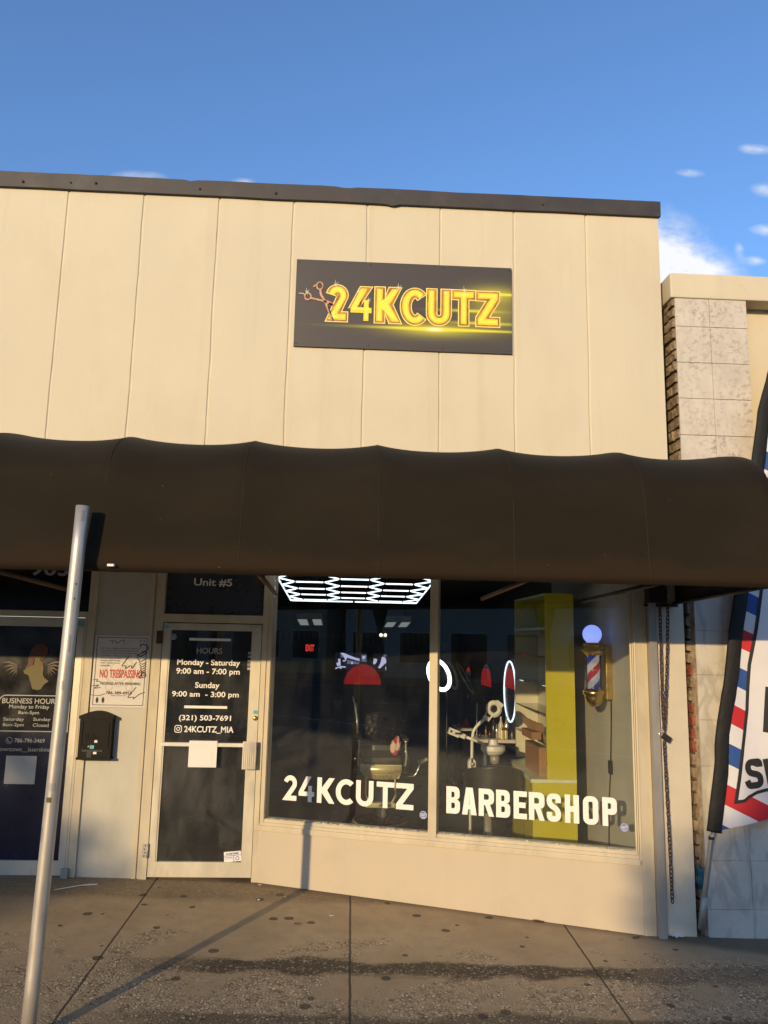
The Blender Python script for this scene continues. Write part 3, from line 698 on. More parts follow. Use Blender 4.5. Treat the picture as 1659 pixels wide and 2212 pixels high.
# panelled upper wall with V grooves
xs = [-4.6]
for k in range(-7, 8):
    g = k*.61; xs += [g-.011, g-.0035, g+.0035, g+.011]
xs += [4.889]; rows = 46
mb = MB(); n = len(xs)
for j in range(rows+1):
    z = WB+(WT-WB)*j/rows
    for i, x in enumerate(xs):
        k = round(x/.61); grv = 0 < i < n-1 and abs(x-k*.61) < .02
        dx = nz(k*7.3, z*2.2)*.006+nz(k*3.1, z*9)*.0025 if grv else 0
        dy = .008+.003*nz(k*5.1, z*6) if grv and abs(x-k*.61) < .006 else 0
        mb.v.append(Vector((x+dx, dy, z)))
for j in range(rows):
    for i in range(n-1): mb.f.append([j*n+i, j*n+i+1, (j+1)*n+i+1, (j+1)*n+i]); mb.sm.append(False)
mb.add([(4.889, 0, WB), (4.889, 14, WB), (4.889, 14, WT), (4.889, 0, WT)], [(0, 1, 2, 3)])
mb.build('upper_wall', 'cream_stucco', shop, fix=False)
# coping with its torn metal edge
mb = MB(); zt = 5.688; m = 160; top = []; bot = []
for i in range(m+1):
    x = -4.6+(4.902+4.6)*i/m
    e = nz(x*1.7, 3)*.006+nz(x*9, 1)*.003
    if abs(x-2.26) < .045: e -= .03*(1-abs(x-2.26)/.045)
    if abs(x-.98) < .03: e -= .012
    b = nz(x*2.1, 8)*.004
    if abs(x-2.63) < .05: b -= .022*(1-abs(x-2.63)/.05)
    top.append((x, zt+e)); bot.append((x, WT-.002+b))
vs = []; fs = []
for (x, z), (_, zb) in zip(top, bot): vs += [(x, -.030, zb), (x, -.034, z), (x, .35, z+.01), (x, .0, zb)]
for i in range(m):
    a = i*4; c = a+4
    fs += [(a, c, c+1, a+1), (a+1, c+1, c+2, a+2), (a+3, c+3, c, a)]
fs += [(m*4, m*4+3, m*4+2, m*4+1), (0, 1, 2, 3)]
mb.add(vs, fs).build('coping', 'coping_brown', shop)
mb = MB()
for x, r in ((-.36, .012), (.02, .008), (.22, .012), (1.06, .01), (1.68, .012), (-.9, .01), (3.9, .007)): mb.lathe([(r, 0), (r*.8, -.006)], (x, -.035, 5.61+nz(x)*.02), 8, 'y')
build_each(mb, 'coping_hole', 'black_ink', shop)
MB().box(-4.6, 4.889, .3, 14, 5.50, 5.60).build('roof', 'coping_brown', shop)
MB().box(-4.6, 4.70, .0135, 1.35, WB, WB+.06).build('soffit', 'cream_smooth', shop)
# wall between the two doors, and above them
DY = .96
MB().box(-4.6, -1.005, DY-.005, DY+.15, -.3, WB).build('left_wall', 'cream_smooth', shop)
def xz(p): return p.x, p.z
PL = at_y(152, 1600, DY).x*0+.155; PR = .70
mb = MB().box(PL, PR, DY, DY+.15, -.2, WB); mb.build('pier', 'pale_paint', shop)
mb = MB().box(PL-.03, PL+.035, DY-.018, DY, -.2, WB).box(PR-.055, PR-.02, DY-.012, DY, -.2, WB).build('pier_trim', 'cream_trim', shop)
# door frames
D0, D1 = .735, 1.665
mb = MB().box(PR, D0+.035, DY-.02, DY+.12, -.1, WB).box(D1-.035, D1+.03, DY-.02, DY+.12, -.1, WB).box(D0+.035, D1-.035, DY-.02, DY+.12, 2.112, 2.182)
mb.build('door_frame', 'cream_trim', shop)
MB().box(D0+.035, D1-.035, DY+.03, DY+.036, 2.182, WB).build('transom_pane', 'transom_film', shop)
mb = MB(); text_on_y(mb, 'Unit #5', cK(628, 180), cK(1090, 278), DY+.03, DY+.026, .022)
mb.build('unit_lettering', 'vinyl_white', shop)
# the glass door
door = thing('door', (0, 0, 0), None, None); door.parent = shop; door.location = Vector((D1-.05, DY, 0))-shop.location
a, b = D0+.04, D1-.04; zb, zt = .028, 2.104
gl0 = at_y(*c1(1032, 700), DY).x; gl1 = at_y(*c1(1550, 700), DY).x
gb, gt = .147, 2.045
mb = MB(); yf, yb = DY-.012, DY+.03
mb.box(a, gl0, yf, yb, zb, zt).box(gl1, b, yf, yb, zb, zt).box(gl0, gl1, yf, yb, zb, gb).box(gl0, gl1, yf, yb, gt, zt)
mb.box(gl0, gl0+.012, yf+.006, yb, gb, gt).box(gl1-.012, gl1, yf+.006, yb, gb, gt).build('door_stiles', 'door_metal', door)
MB().box(gl0, gl1, DY+.006, DY+.012, gb, gt).build('door_pane', 'door_glass', door)
ly, lf = DY+.006, DY+.0035
mb = MB(); bold = .020
def tx(body, box, cr_=c1, **k): text_on_y(mb, body, cr_(box[0], box[1]), cr_(box[2], box[3]), ly, lf, k.get('bold', bold), k.get('space', 1))
tx('Monday - Saturday', (1092, 621, 1480, 668)); tx('9:00 am - 7:00 pm', (1086, 676, 1478, 722))
tx('Sunday', (1202, 761, 1353, 808)); tx('9:00 am  - 3:00 pm', (1060, 818, 1472, 862))
tx('(321) 503-7691', (1103, 964, 1424, 1007)); tx('24KCUTZ_MIA', (1135, 1032, 1440, 1077))
for (q0, q1) in (((1167, 492), (1423, 505)), ((1136, 908), (1400, 921))):
    p = at_y(*c1(*q0), ly); q = at_y(*c1(*q1), ly); zc = (p.z+q.z)/2; mb.box(p.x, q.x, lf-.001, lf, zc-.011, zc+.011)
p = at_y(*c1(1077, 1027), ly); q = at_y(*c1(1120, 1070), ly); s = q.x-p.x; cx, cz = (p.x+q.x)/2, (p.z+q.z)/2
put_bm(mb, loops_bm([rrect(cx-s/2, cz-s/2, cx+s/2, cz+s/2, s*.28), rrect(cx-s*.4, cz-s*.4, cx+s*.4, cz+s*.4, s*.2)[::-1],
                     circle((cx, cz), s*.26), circle((cx, cz), s*.16)[::-1], circle((cx+s*.28, cz+s*.28), s*.055, 8)]), FACE_Y(lf))
mb.build('hours_lettering', 'vinyl_white', door)
mb = MB(); tx('HOURS', (1212, 549, 1370, 586)); mb.build('heading_lettering', 'vinyl_grey_and_shaded', door)  # white vinyl heading, the shade on it put into its grey
pb = at_y(*c2(1000, 195), DY)
MB().box(gl0-.01, gl1+.01, DY-.05, DY-.012, 1.075, 1.106, .006).build('push_bar', 'white_plastic', door)
p = at_y(*c2(1168, 181), DY-.05); q = at_y(*c2(1332, 347), DY-.05)
MB().box(p.x, q.x, DY-.056, DY-.0505, q.z, p.z).build('blank_card', 'white_card', door, label='blank square white card fixed over the push bar')
mb = MB(); p = at_y(*c2(1497, 188), DY-.09); q = at_y(*c2(1575, 362), DY-.09)
mb.box(p.x, q.x, DY-.09, DY-.075, q.z, p.z, .004)
for i in range(7):
    xx = p.x+(q.x-p.x)*(i+.5)/7; mb.box(xx-.0035, xx+.0035, DY-.0945, DY-.09, q.z+.004, p.z-.004)
mb.box(p.x+.02, q.x-.02, DY-.075, DY-.012, q.z+.04, q.z+.08).box(p.x+.02, q.x-.02, DY-.075, DY-.012, p.z-.08, p.z-.04)
mb.build('door_handle', 'galvanised', door)
p = at_y(*c1(1572, 983), DY-.02)
MB().lathe([(.021, 0), (.021, -.008), (.012, -.014), (.005, -.0145)], (p.x, DY-.012, p.z), 20, 'y').build('lock_cylinder', 'brass', door)
p = at_y(*c1(1576, 945), DY-.02); MB().box(p.x-.020, p.x+.016, DY-.0135, DY-.012, p.z-.016, p.z+.014).build('blue_sticker', 'blue_sticker', door)
mb = MB()
p = at_y(*c1(1527, 570), ly); q = at_y(*c1(1560, 690), ly); mb.box(p.x, q.x, lf-.001, lf, q.z, p.z); mb.build('card_strip', 'black_ink', door)
mb = MB(); hh = (p.z-q.z)/5; w_ = q.x-p.x
for i in range(5): mb.box(p.x+.004, q.x-.004, lf-.003, lf-.002, q.z+hh*i+.007+(.004 if i == 3 else 0), q.z+hh*(i+1)-.006)
mb.build('card_marks', 'vinyl_grey_and_shaded', door)
mb = MB(); put_bm(mb, fit_bm(text_bm('VISA', .01), (p.x+.006, q.x-.006, q.z+hh*1.3, q.z+hh*1.7)), FACE_Y(lf-.0045)); mb.build('card_lettering', 'badge_blue', door)
def badge(px, py, r, M, ctr, parent):
    cx, cz = ctr; f = lambda rr: [(cx+rr*math.cos(math.radians(22.5+45*i)), cz+rr*math.sin(math.radians(22.5+45*i))) for i in range(8)]
    mb = MB(); put_bm(mb, loops_bm([f(r)]), M(0)); s = mb.build('security_sticker', 'badge_blue', parent)
    mb = MB(); put_bm(mb, loops_bm([f(r*.86), f(r*.76)[::-1]]), M(.0012))
    put_bm(mb, fit_bm(text_bm('ADT', .03), (cx-r*.60, cx+r*.60, cz-r*.24, cz+r*.36)), M(.0012))
    for k in (-.42, -.56): put_bm(mb, loops_bm([rrect(cx-r*.4, cz+r*k-r*.03, cx+r*.4, cz+r*k+r*.03, 0)]), M(.0012))
    return s, mb
p = at_y(*c1(1070, 481), ly); s, mb = badge(0, 0, .030, lambda d: FACE_Y(lf-d), (p.x, p.z), door); mb.build('sticker_lettering', 'badge_white', door)
# alarm permit sticker, a little crooked
p = at_y(*c2(1385, 868), ly); q = at_y(*c2(1487, 932), ly); w_, h_ = q.x-p.x, p.z-q.z; rot = Matrix.Translation((p.x, lf, q.z)) @ Matrix.Rotation(math.radians(-5), 4, 'Y')
MB(rot).box(0, w_, -.001, 0, 0, h_).build('permit_sticker', 'white_card', door)
mb = MB(rot); FY = Matrix(((1, 0, 0, 0), (0, 0, -1, -.0022), (0, 1, 0, 0), (0, 0, 0, 1)))
put_bm(mb, fit_bm(text_bm('ALARM PERMIT', .015), (w_*.12, w_*.88, h_*.68, h_*.88)), FY)
for lp in (rrect(0, h_*.58, w_, h_*.62, 0), rrect(w_*.55, 0, w_*.58, h_*.6, 0), rrect(w_*.05, h_*.42, w_*.5, h_*.47, 0), rrect(w_*.05, h_*.28, w_*.5, h_*.31, 0)): put_bm(mb, loops_bm([lp]), FY)
put_bm(mb, loops_bm([circle((w_*.78, h_*.29), h_*.2), circle((w_*.78, h_*.29), h_*.14)[::-1]]), FY); mb.build('permit_lettering', 'badge_blue', door)
for zc in (.235, 1.98):
    p = at_y(310, 1810, DY).x
    mb = MB().box(D0-.012, D0+.028, DY-.026, DY-.021, zc-.055, zc+.055); mb.tube([(D0+.034, DY-.026, zc-.055), (D0+.034, DY-.026, zc+.055)], .008, 8)
    h = mb.build('hinge', 'rusty_metal' if zc > 1 else 'grey_channel', door)
    if zc < 1:
        mb = MB()
        for k in range(4): mb.lathe([(.006, 0), (.005, -.003)], (D0+.008+.006*(k % 2), DY-.026, zc-.04+.027*k), 8, 'y')
        build_each(mb, 'screw', 'rusty_metal', h)
MB().box(gl1-.03, b-.005, DY-.05, DY-.013, 2.052, 2.085, .004).build('door_closer', 'door_metal', door)
MB().box(D0+.045, D0+.085, DY-.0145, DY-.0125, 2.058, 2.085).build('blue_tape', 'blue_sticker', door)

# ------------------------------------------------------------------ neighbour's door, left
ndoor = thing('neighbour_door', (-.35, DY, 0), 'black filmed glass door with white business hours, left of the pier', 'door')
lx = .115
mb = MB().box(-1.0, PL-.032, DY-.02, DY+.1, 2.135, 2.185).box(lx-.01, PL-.032, DY-.02, DY+.1, .03, 2.135).box(-1.0, -.94, DY-.02, DY+.1, -.1, 2.135)
mb.build('door_frame', 'cream_trim', ndoor)
mb = MB().box(-.93, lx-.015, DY-.012, DY+.04, .035, .148).box(-.93, lx-.015, DY-.012, DY+.04, 2.05, 2.13).box(.045, lx-.015, DY-.012, DY+.04, .148, 2.05).box(-.93, -.86, DY-.012, DY+.04, .148, 2.05)
mb.build('door_stiles', 'door_metal', ndoor)
pan = MB().box(-.86, .045, DY+.004, DY+.01, .148, 2.05).build('door_pane', 'black_film', ndoor)
zn = at_y(*cB(300, 1450), DY).z
MB().box(-.86, .045, DY+.0015, DY+.0035, .15, zn).build('navy_film', 'navy_film', pan)
MB().box(-.86, .045, DY-.0005, DY+.0012, at_y(*cB(300, 1500), DY).z, zn).build('door_rail', 'navy_film', ndoor)
MB().box(-.95, PL-.032, DY+.02, DY+.03, 2.185, WB).build('transom_pane', 'black_film', ndoor)
mb = MB(); text_on_y(mb, '903', c1(190, 15), c1(425, 106), DY+.02, DY+.017, .02); mb.build('number_lettering', 'vinyl_grey_and_shaded', ndoor)
mb = MB(); ly, lf = DY, DY-.003
def tb(body, box, bold=.012): text_on_y(mb, body, cB(box[0], box[1]), cB(box[2], box[3]), ly, lf, bold)
tb('BUSINESS HOURS', (28, 1045, 690, 1108), .014); tb('Monday to Friday', (108, 1122, 582, 1180)); tb('8am-5pm', (215, 1192, 462, 1244))
tb('Saturday', (40, 1270, 285, 1320)); tb('Sunday', (393, 1273, 597, 1323)); tb('8am-2pm', (33, 1336, 283, 1386)); tb('Closed', (386, 1340, 575, 1382))
tb('786-796-3469', (172, 1518, 528, 1567)); tb('downtown__laserskinclinic', (-32, 1620, 700, 1678), .003)
def P2(cr_, x, y, yy): p = at_y(*cr_(x, y), yy); return (p.x, p.z)
fx0, fz1 = P2(cB, -8, 1000, ly); _, fz0 = P2(cB, 300, 1438, ly); fx1 = .03
put_bm(mb, loops_bm([rrect(fx0, fz0, fx1, fz1, (.001, .06, .06, .001)), rrect(fx0+.008, fz0+.008, fx1-.008, fz1-.008, (.001, .052, .052, .001))[::-1]]), FACE_Y(lf))
cx, cz = P2(cB, 109, 1541, ly)
put_bm(mb, loops_bm([circle((cx, cz), .0272), circle((cx, cz), .0245)[::-1]]), FACE_Y(lf))
put_bm(mb, loops_bm([stroke(rounded([(cx-.013, cz+.012), (cx-.011, cz-.003), (cx-.003, cz-.011), (cx+.013, cz-.013)], .01), .005)]), FACE_Y(lf-.001))
mb.build('hours_lettering', 'vinyl_grey_and_shaded', ndoor)
p = at_y(*cB(78, 1719), DY); q = at_y(*cB(408, 2055), DY)
MB().box(p.x, q.x, DY-.005, DY-.003, q.z, p.z).build('blank_card', 'vinyl_grey_and_shaded', ndoor, label='blank pale square card on the dark film')
def poly_on(mb, pts, cr_, y, yf): put_bm(mb, loops_bm([[P2(cr_, a, b_, y) for a, b_ in pts]]), FACE_Y(yf))
mb = MB(); poly_on(mb, [(300, 690), (330, 640), (340, 560), (370, 470), (430, 415), (520, 405), (570, 450), (560, 540), (500, 600), (470, 560), (430, 540), (400, 600), (390, 650), (330, 700), (320, 740)], cB, DY, DY-.002); mb.build('logo_hair', 'hair_rust', ndoor)
mb = MB(); poly_on(mb, [(412, 545), (480, 560), (480, 605), (510, 625), (515, 700), (505, 760), (520, 800), (575, 845), (520, 880), (480, 940), (440, 948), (380, 935), (365, 870), (335, 770), (290, 755), (275, 720), (320, 690), (400, 650), (410, 610)], cB, DY, DY-.003); mb.build('logo_figure', 'skin_gold', ndoor)
mb = MB()
for sgn, ox in ((1, 560), (-1, 208)):
    for k in range(6):
        a0 = math.radians(12-k*17); L = 195-k*20
        x0, y0 = ox+sgn*6*0, 650+k*17
        tip = (x0+sgn*L*math.cos(a0), y0-L*math.sin(a0)*.75); nx = 11-k*.6
        md = ((x0+tip[0])/2, (y0+tip[1])/2-16)
        poly_on(mb, [(x0, y0+nx*.5), (md[0], md[1]+nx), tip, (md[0], md[1]-nx), (x0, y0-nx*.3)], cB, DY, DY-.0025)
mb.build('logo_wing', 'wing_tan', ndoor)
MB().box(.085, .14, DY-.05, DY-.02, .005, .095).build('door_stop', 'grey_channel', ndoor)
MB().box(.03, .085, DY-.03, DY-.0125, 2.062, 2.10).build('blue_tape', 'blue_sticker', ndoor)

# ------------------------------------------------------------------ no trespassing sign and letter box on the pier
p = at_y(*cT(150, 118), DY-.012); q = at_y(*cT(865, 1225), DY-.012); r_ = at_y(*cT(958, 130), DY-.012); l_ = at_y(*cT(45, 1213), DY-.012)
nx0 = (p.x+l_.x)/2; nx1 = (q.x+r_.x)/2; nz1 = (p.z+r_.z)/2; nz0 = (q.z+l_.z)/2; NY = DY-.014
nts = thing('warning_sign', (nx0, NY, nz0), 'scribbled no trespassing sign screwed to the pier above the letter box', 'sign')
MB().box(nx0-.018, nx1+.018, NY, NY+.004, nz0-.018, nz1+.018, .001).build('board', 'sign_paper', nts)
mb = MB(); put_bm(mb, loops_bm([rrect(nx0, nz0, nx1, nz1, .004), rrect(nx0+.005, nz0+.005, nx1-.005, nz1-.005, .002)[::-1]]), FACE_Y(NY-.002)); mb.build('border', 'purple_ink', nts)
mb = MB(); wN, hN = nx1-nx0, nz1-nz0
def tN(body, a, b, c, d, bold=.01): put_bm(mb, fit_bm(text_bm(body, bold), (nx0+wN*a, nx0+wN*c, nz1-hN*d, nz1-hN*b)), FACE_Y(NY-.003))
tN('NO TRESPASSING', .10, .475, .93, .600, .018); mb.build('red_lettering', 'red_ink', nts)
mb = MB()
for i, (tt, e) in enumerate((('All City of Miami Police Officers', .86), ('are authorized representatives to', .84), ('advise any person to leave this', .82), ('premises. Failure to leave', .70), ('the property after', .52), ('being instructed', .48), ('may result in an', .48), ('arrest for:', .30))):
    tN(tt, .09+.002*i, .152+i*.036, e, .178+i*.036, .004)
tN('TRESPASS AFTER WARNING', .11, .660, .92, .700, .006); tN('786-389-4955', .25, .795, .76, .840, .012); tN('MIAMI POLICE DEPARTMENT', .36, .852, .66, .864, .002)
mb.build('black_lettering', 'black_ink', nts)
mb = MB(); cx, cz = nx0+wN*.5, nz1-hN*.50
for r in (.130, .117, .085): put_bm(mb, loops_bm([circle((cx, cz), r, 40), circle((cx, cz), r-.0028, 40)[::-1]]), FACE_Y(NY-.0012))
for k in range(7): put_bm(mb, loops_bm([stroke([(cx, cz-.05), (cx+.045*math.sin((k-3)*.5), cz+.045*math.cos((k-3)*.5)-.01)], .004)]), FACE_Y(NY-.0012))
for sg in (-1, 1): put_bm(mb, loops_bm([circle((cx+sg*.085, cz-.135), .03), circle((cx+sg*.085, cz-.135), .026)[::-1]]), FACE_Y(NY-.0012))
mb.build('seal_print', 'grey_ink', nts)
mb = MB()
def scrib(pts, t=.006): put_bm(mb, loops_bm([stroke(rounded([(nx0+wN*(a-.1)/.86, nz1-hN*b) for a, b in pts], .02, 3), t)]), FACE_Y(NY-.0045))
scrib([(.86, .14), (.84, .10), (.93, .09), (1.0, .15), (.92, .21), (.80, .26)], .008); scrib([(.88, .20), (.98, .22), (.86, .28), (.80, .26)], .008); scrib([(.80, .28), (.86, .36), (.96, .31)], .006)
for k in range(6): scrib([(.84+.012*k, .36+.035*k), (.90, .40+.035*k), (.97, .35+.036*k)], .006)
scrib([(.82, .53), (.96, .50), (.98, .58), (.84, .60), (.92, .52)], .006)
scrib([(.66, .28), (.54, .43), (.64, .41), (.60, .47), (.72, .40), (.72, .47), (.80, .36)], .006)
scrib([(.82, .73), (.68, .89), (.80, .87), (.78, .91), (.88, .83), (.98, .80)], .005)
scrib([(.30, .06), (.38, .04), (.36, .09)], .005); scrib([(.40, .04), (.44, .10), (.50, .05), (.58, .03), (.56, .09)], .005)
for a in (.84, .90): scrib([(a, .03), (a+.01, .06)], .006)
scrib([(.06, .85), (.20, .865), (.30, .83)], .004); scrib([(.08, .63), (.18, .62), (.12, .66), (.20, .65)], .004); scrib([(.08, .72), (.20, .70), (.10, .76), (.22, .74)], .005)
for a in (.145, .245): put_bm(mb, loops_bm([circle((nx0+wN*(a-.1)/.86+.015, nz1-hN*.925), .010, 16, .024)]), FACE_Y(NY-.0045))
mb.build('scribble', 'black_ink', nts)

# letter box
p = at_y(*c1(500, 960), DY-.05); q = at_y(*c1(672, 1235), DY-.05); bx0, bx1 = p.x+.004, q.x+.012; bz0, bz1 = q.z, p.z
lb = thing('letter_box', ((bx0+bx1)/2, DY, bz0), 'small black arched letter box on the pier below the warning sign', 'letter box')
arc = lambda x0, x1, z0, z1, rise: [(x0, z0), (x1, z0), (x1, z1)]+[(x1+(x0-x1)*i/12, z1+rise*math.sin(math.pi*i/12)) for i in range(1, 12)]+[(x0, z1)]
MB().prism(arc(bx0, bx1, bz0, bz1-.01, .035), DY-.075, DY-.0005).build('body', 'mailbox_black', lb)
MB().prism(arc(bx0-.008, bx1+.008, bz1-.03, bz1-.008, .040), DY-.088, DY-.002).build('lid', 'mailbox_black', lb)
MB().box(bx0-.008, bx1+.008, DY-.086, DY-.002, bz0-.004, bz0+.014).build('foot_rim', 'mailbox_black', lb)
mb = MB().box(bx0+.02, bx1-.02, DY-.081, DY-.075, bz0+.10, bz0+.112).box(bx0+.02, bx0+.028, DY-.081, DY-.075, bz0+.112, bz1-.05).box(bx1-.028, bx1-.02, DY-.081, DY-.075, bz0+.112, bz1-.05)
for k in range(5): mb.box(bx0+.055+.018*k, bx0+.063+.018*k, DY-.079, DY-.075, bz0+.16, bz0+.20+.012*(k % 2))
mb.build('relief', 'mailbox_black', lb)
mb = MB().box(bx0+.035, bx1-.06, DY-.083, DY-.0755, bz0+.062, bz0+.078).box(bx0+.075, bx0+.115, DY-.077, DY-.0755, bz0+.012, bz0+.07); mb.build('slot', 'black_ink', lb)
mb = MB(); c0 = (bx0+.105, bz0+.108); mb.box(c0[0]-.006, c0[0]+.03, DY-.083, DY-.0815, c0[1]-.022, c0[1]+.006); mb.build('blue_sticker', 'blue_sticker', lb)
mb = MB().box(bx0+.128, bx0+.156, DY-.077, DY-.0755, bz0+.042, bz0+.066).lathe([(.006, 0), (.005, -.004)], (bx0+.088, DY-.0815, bz0+.104), 10, 'y').box(bx0+.132, bx0+.156, DY-.0775, DY-.0755, bz0+.135, bz0+.155); mb.build('label_remains', 'white_card', lb)

# ------------------------------------------------------------------ angled shop window
um0, um1 = at_w(928, 1500)[0], at_w(945, 1500)[0]
uj0, uj1 = at_w(1366, 1600)[0], WLEN
ug0 = at_w(577, 1600)[0]
zg = .497
MB(WIN).box(.0, WLEN+.02, .0, .16, -.35, .405).build('dado', 'cream_smooth', shop)
mb = MB(WIN); mb.box(.0, WLEN+.005, -.022, .10, .405, .448, .004).box(.0, WLEN-.02, -.008, .10, .448, .472).box(ug0-.01, uj0+.01, .004, .10, .472, zg)
mb.build('sill', 'cream_trim', shop)
# flaking putty along the foot of the panes
mb = MB(WIN)
for i in range(150):
    u = rnd(ug0, uj0); 
    if um0 < u < um1: continue
    l = rnd(.01, .05); mb.box(u, u+l, .012, .028, zg-.002, zg+rnd(.001, .009))
mb.build('putty', 'pale_paint', shop)
HT = WB
mb = MB(WIN).box(.0, .045, -.016, .10, .448, HT).box(.045, ug0, -.004, .10, .448, HT)
mb.box(um0, um1, -.012, .09, .472, HT)
w3 = (uj1-uj0)/3
mb.box(uj0, uj0+w3, .0, .10, .472, HT).box(uj0+w3+.003, uj0+2*w3, -.012, .10, .44, HT).box(uj0+2*w3+.003, uj1+.004, -.022, .10, .40, HT)
mb.box(ug0, uj0, .0, .09, HT-.05, HT)
mb.build('window_frame', 'cream_trim', shop)
VG = .026
for nm, a, b in (('left', ug0, um0), ('right', um1, uj0)):
    pane = MB(WIN).box(a, b, VG, VG+.006, zg-.004, HT-.05).build('window_pane', 'window_glass', shop)
    mb = MB(); fv = -VG+.003
    if nm == 'left':
        spans = (('2', 245, 368, 690), ('4', 385, 518, 700), ('K', 543, 695, 712), ('C', 703, 855, 722), ('U', 877, 1027, 730), ('T', 1053, 1205, 738), ('Z', 1222, 1372, 750)); cr_ = c4; zz0, zz1, t, = .656, .858, .040
    else:
        spans = (('B', 180, 279, 765), ('A', 294, 400, 770), ('R', 415, 526, 780), ('B', 541, 643, 790), ('E', 668, 765, 800), ('R', 779, 893, 806), ('S', 908, 1012, 815), ('H', 1040, 1143, 825), ('O', 1172, 1283, 838), ('P', 1312, 1418, 846)); cr_ = c6; zz0, zz1, t = .656, .861, .0405
    for ch, xa, xb, ym in spans:
        ua = at_w(*cr_(xa, ym), -VG)[0]; ub = at_w(*cr_(xb, ym), -VG)[0]
        bm_ = loops_bm(glyph(ch, ub-ua, zz1-zz0, t)); put_bm(mb, fit_bm(bm_, (ua, ub, zz0, zz1)), FACE_W(fv))
    mb.build('lettering', 'vinyl_white', pane)
    u, z = at_w(*(c4(1456, 892) if nm == 'left' else c6(1472, 955)), -VG)
    s, mb = badge(0, 0, .034, lambda d: FACE_W(fv+d), (u, z), pane); mb.build('sticker_lettering', 'badge_white', pane)

# wall end, steel channel, marble pilaster
JX = 4.572
MB().box(JX, 4.662, -.012, .12, -.2, WB).build('wall_end', 'cream_trim', shop)
MB().box(4.735, 4.961, -.004, .3, -.2, WB).build('pilaster', 'marble_paint', shop)
ch = thing('shutter_channel', (4.69, -.03, -.08), 'grey steel shutter channel standing between the shop window and the pilaster', 'channel')
mb = MB().box(4.668, 4.718, -.062, -.058, -.085, 2.32).box(4.664, 4.668, -.062, -.012, -.085, 2.32).box(4.718, 4.722, -.062, .0, -.085, 2.32); mb.build('channel', 'grey_channel', ch)
mb = MB().box(4.7225, 4.7345, -.012, .02, -.07, 2.32); mb.build('edge_strip', 'cream_trim', ch)
mb = MB()
for z in (.1, .35, .62, .95, 1.25, 1.55, 1.78): mb.tube([(4.728, -.012, z), (4.728, -.03, z)], .008, 8)
build_each(mb, 'bolt', 'rusty_metal', ch)
sb = thing('shutter_box', (4.7, -.05, 2.32), 'dark brown shutter box on the wall at the right end under the awning', 'shutter box')
MB().box(4.655, 4.80, -.10, -.0125, 2.318, 2.56, .006).build('casing', 'dark_metal', sb)
MB().box(4.64, 4.90, -.055, -.03, 2.292, 2.314).build('rail', 'dark_metal', sb)

# hanging chains: two strands meeting at a padlock, one tail below
chain_a = [at_y(*c7(437, 520), -.07), at_y(*c7(447, 900), -.07), at_y(*c7(462, 1500), -.07), at_y(*c7(482, 1880), -.07)]
chain_b = [at_y(*c7(524, 520), -.075), at_y(*c7(520, 900), -.075), at_y(*c7(508, 1400), -.075), at_y(*c7(490, 1880), -.075)]
chain_c = [at_y(*c8(430, 60), -.07), at_y(*c8(455, 520), -.07), at_y(*c8(482, 1000), -.07), at_y(*c8(510, 1600), -.07)]
def chain(name, pts, label):
    L = 0.038; path = []; 
    for i in range(len(pts)-1):
        k = max(1, int((pts[i+1]-pts[i]).length/.004))
        path += [pts[i].lerp(pts[i+1], j/k) for j in range(k)]
    mb = MB(); acc = 0; last = path[0]; n = 0; step = L*.74
    pos = [path[0]]
    for p in path[1:]:
        acc += (p-last).length; last = p
        if acc >= step: pos.append(p.copy()); acc = 0
    for n, p in enumerate(pos):
        ang = (n % 2)*math.pi/2+.35+rnd(-.25, .25); sd = Vector((math.cos(ang), math.sin(ang), 0)); tl = rnd(-.12, .12)
        up = Vector((math.sin(tl), 0, math.cos(tl)))
        ring = []
        for j in range(14):
            a = 2*math.pi*j/14; c, s = math.cos(a), math.sin(a)
            ring.append(p+up*(s*.011+(.0075 if s > 0 else -.0075))+sd*c*.0105)
        mb.tube(ring, .0040, 6, closed=True)
    o = mb.build(name, 'rusty_metal'); return tag(o, label, 'chain', 'rusty chains by the pilaster')
chain('chain', chain_a, 'upper rusty chain strand hanging nearest the steel channel'); chain('chain', chain_b, 'upper rusty chain strand hanging on the pilaster side'); chain('chain', chain_c, 'single rusty chain hanging below the padlock towards the ground')
pl = thing('padlock', at_y(*c7(490, 1920), -.085), 'grey padlock and hasp holding the chains to the steel channel', 'padlock')
p0 = at_y(*c7(410, 1880), -.075); p1 = at_y(*c7(545, 1975), -.08)
d = (p1-p0).normalized(); nrm = Vector((0, -1, 0)); sd = d.cross(nrm)
def obox(c, dx, dy, dz, M): # oriented box
    return [c+M[0]*a*dx+M[1]*b*dy+M[2]*e*dz for e in (-1, 1) for b in (-1, 1) for a in (-1, 1)]
BF = [(0, 2, 3, 1), (4, 5, 7, 6), (0, 1, 5, 4), (2, 6, 7, 3), (0, 4, 6, 2), (1, 3, 7, 5)]
MB().add(obox(p0.lerp(p1, .70), .033, .014, .021, (d, nrm, sd)), BF).build('lock_body', 'dark_metal', pl)
MB().tube([p0.lerp(p1, .45)+sd*.014, p0.lerp(p1, .2)+sd*.012, p0.lerp(p1, .15), p0.lerp(p1, .2)-sd*.012, p0.lerp(p1, .45)-sd*.014], .004, 8).build('shackle', 'chrome', pl)
MB().box(4.722, 4.745, -.075, -.071, p0.z-.03, p0.z+.03).build('hasp', 'galvanised', pl)

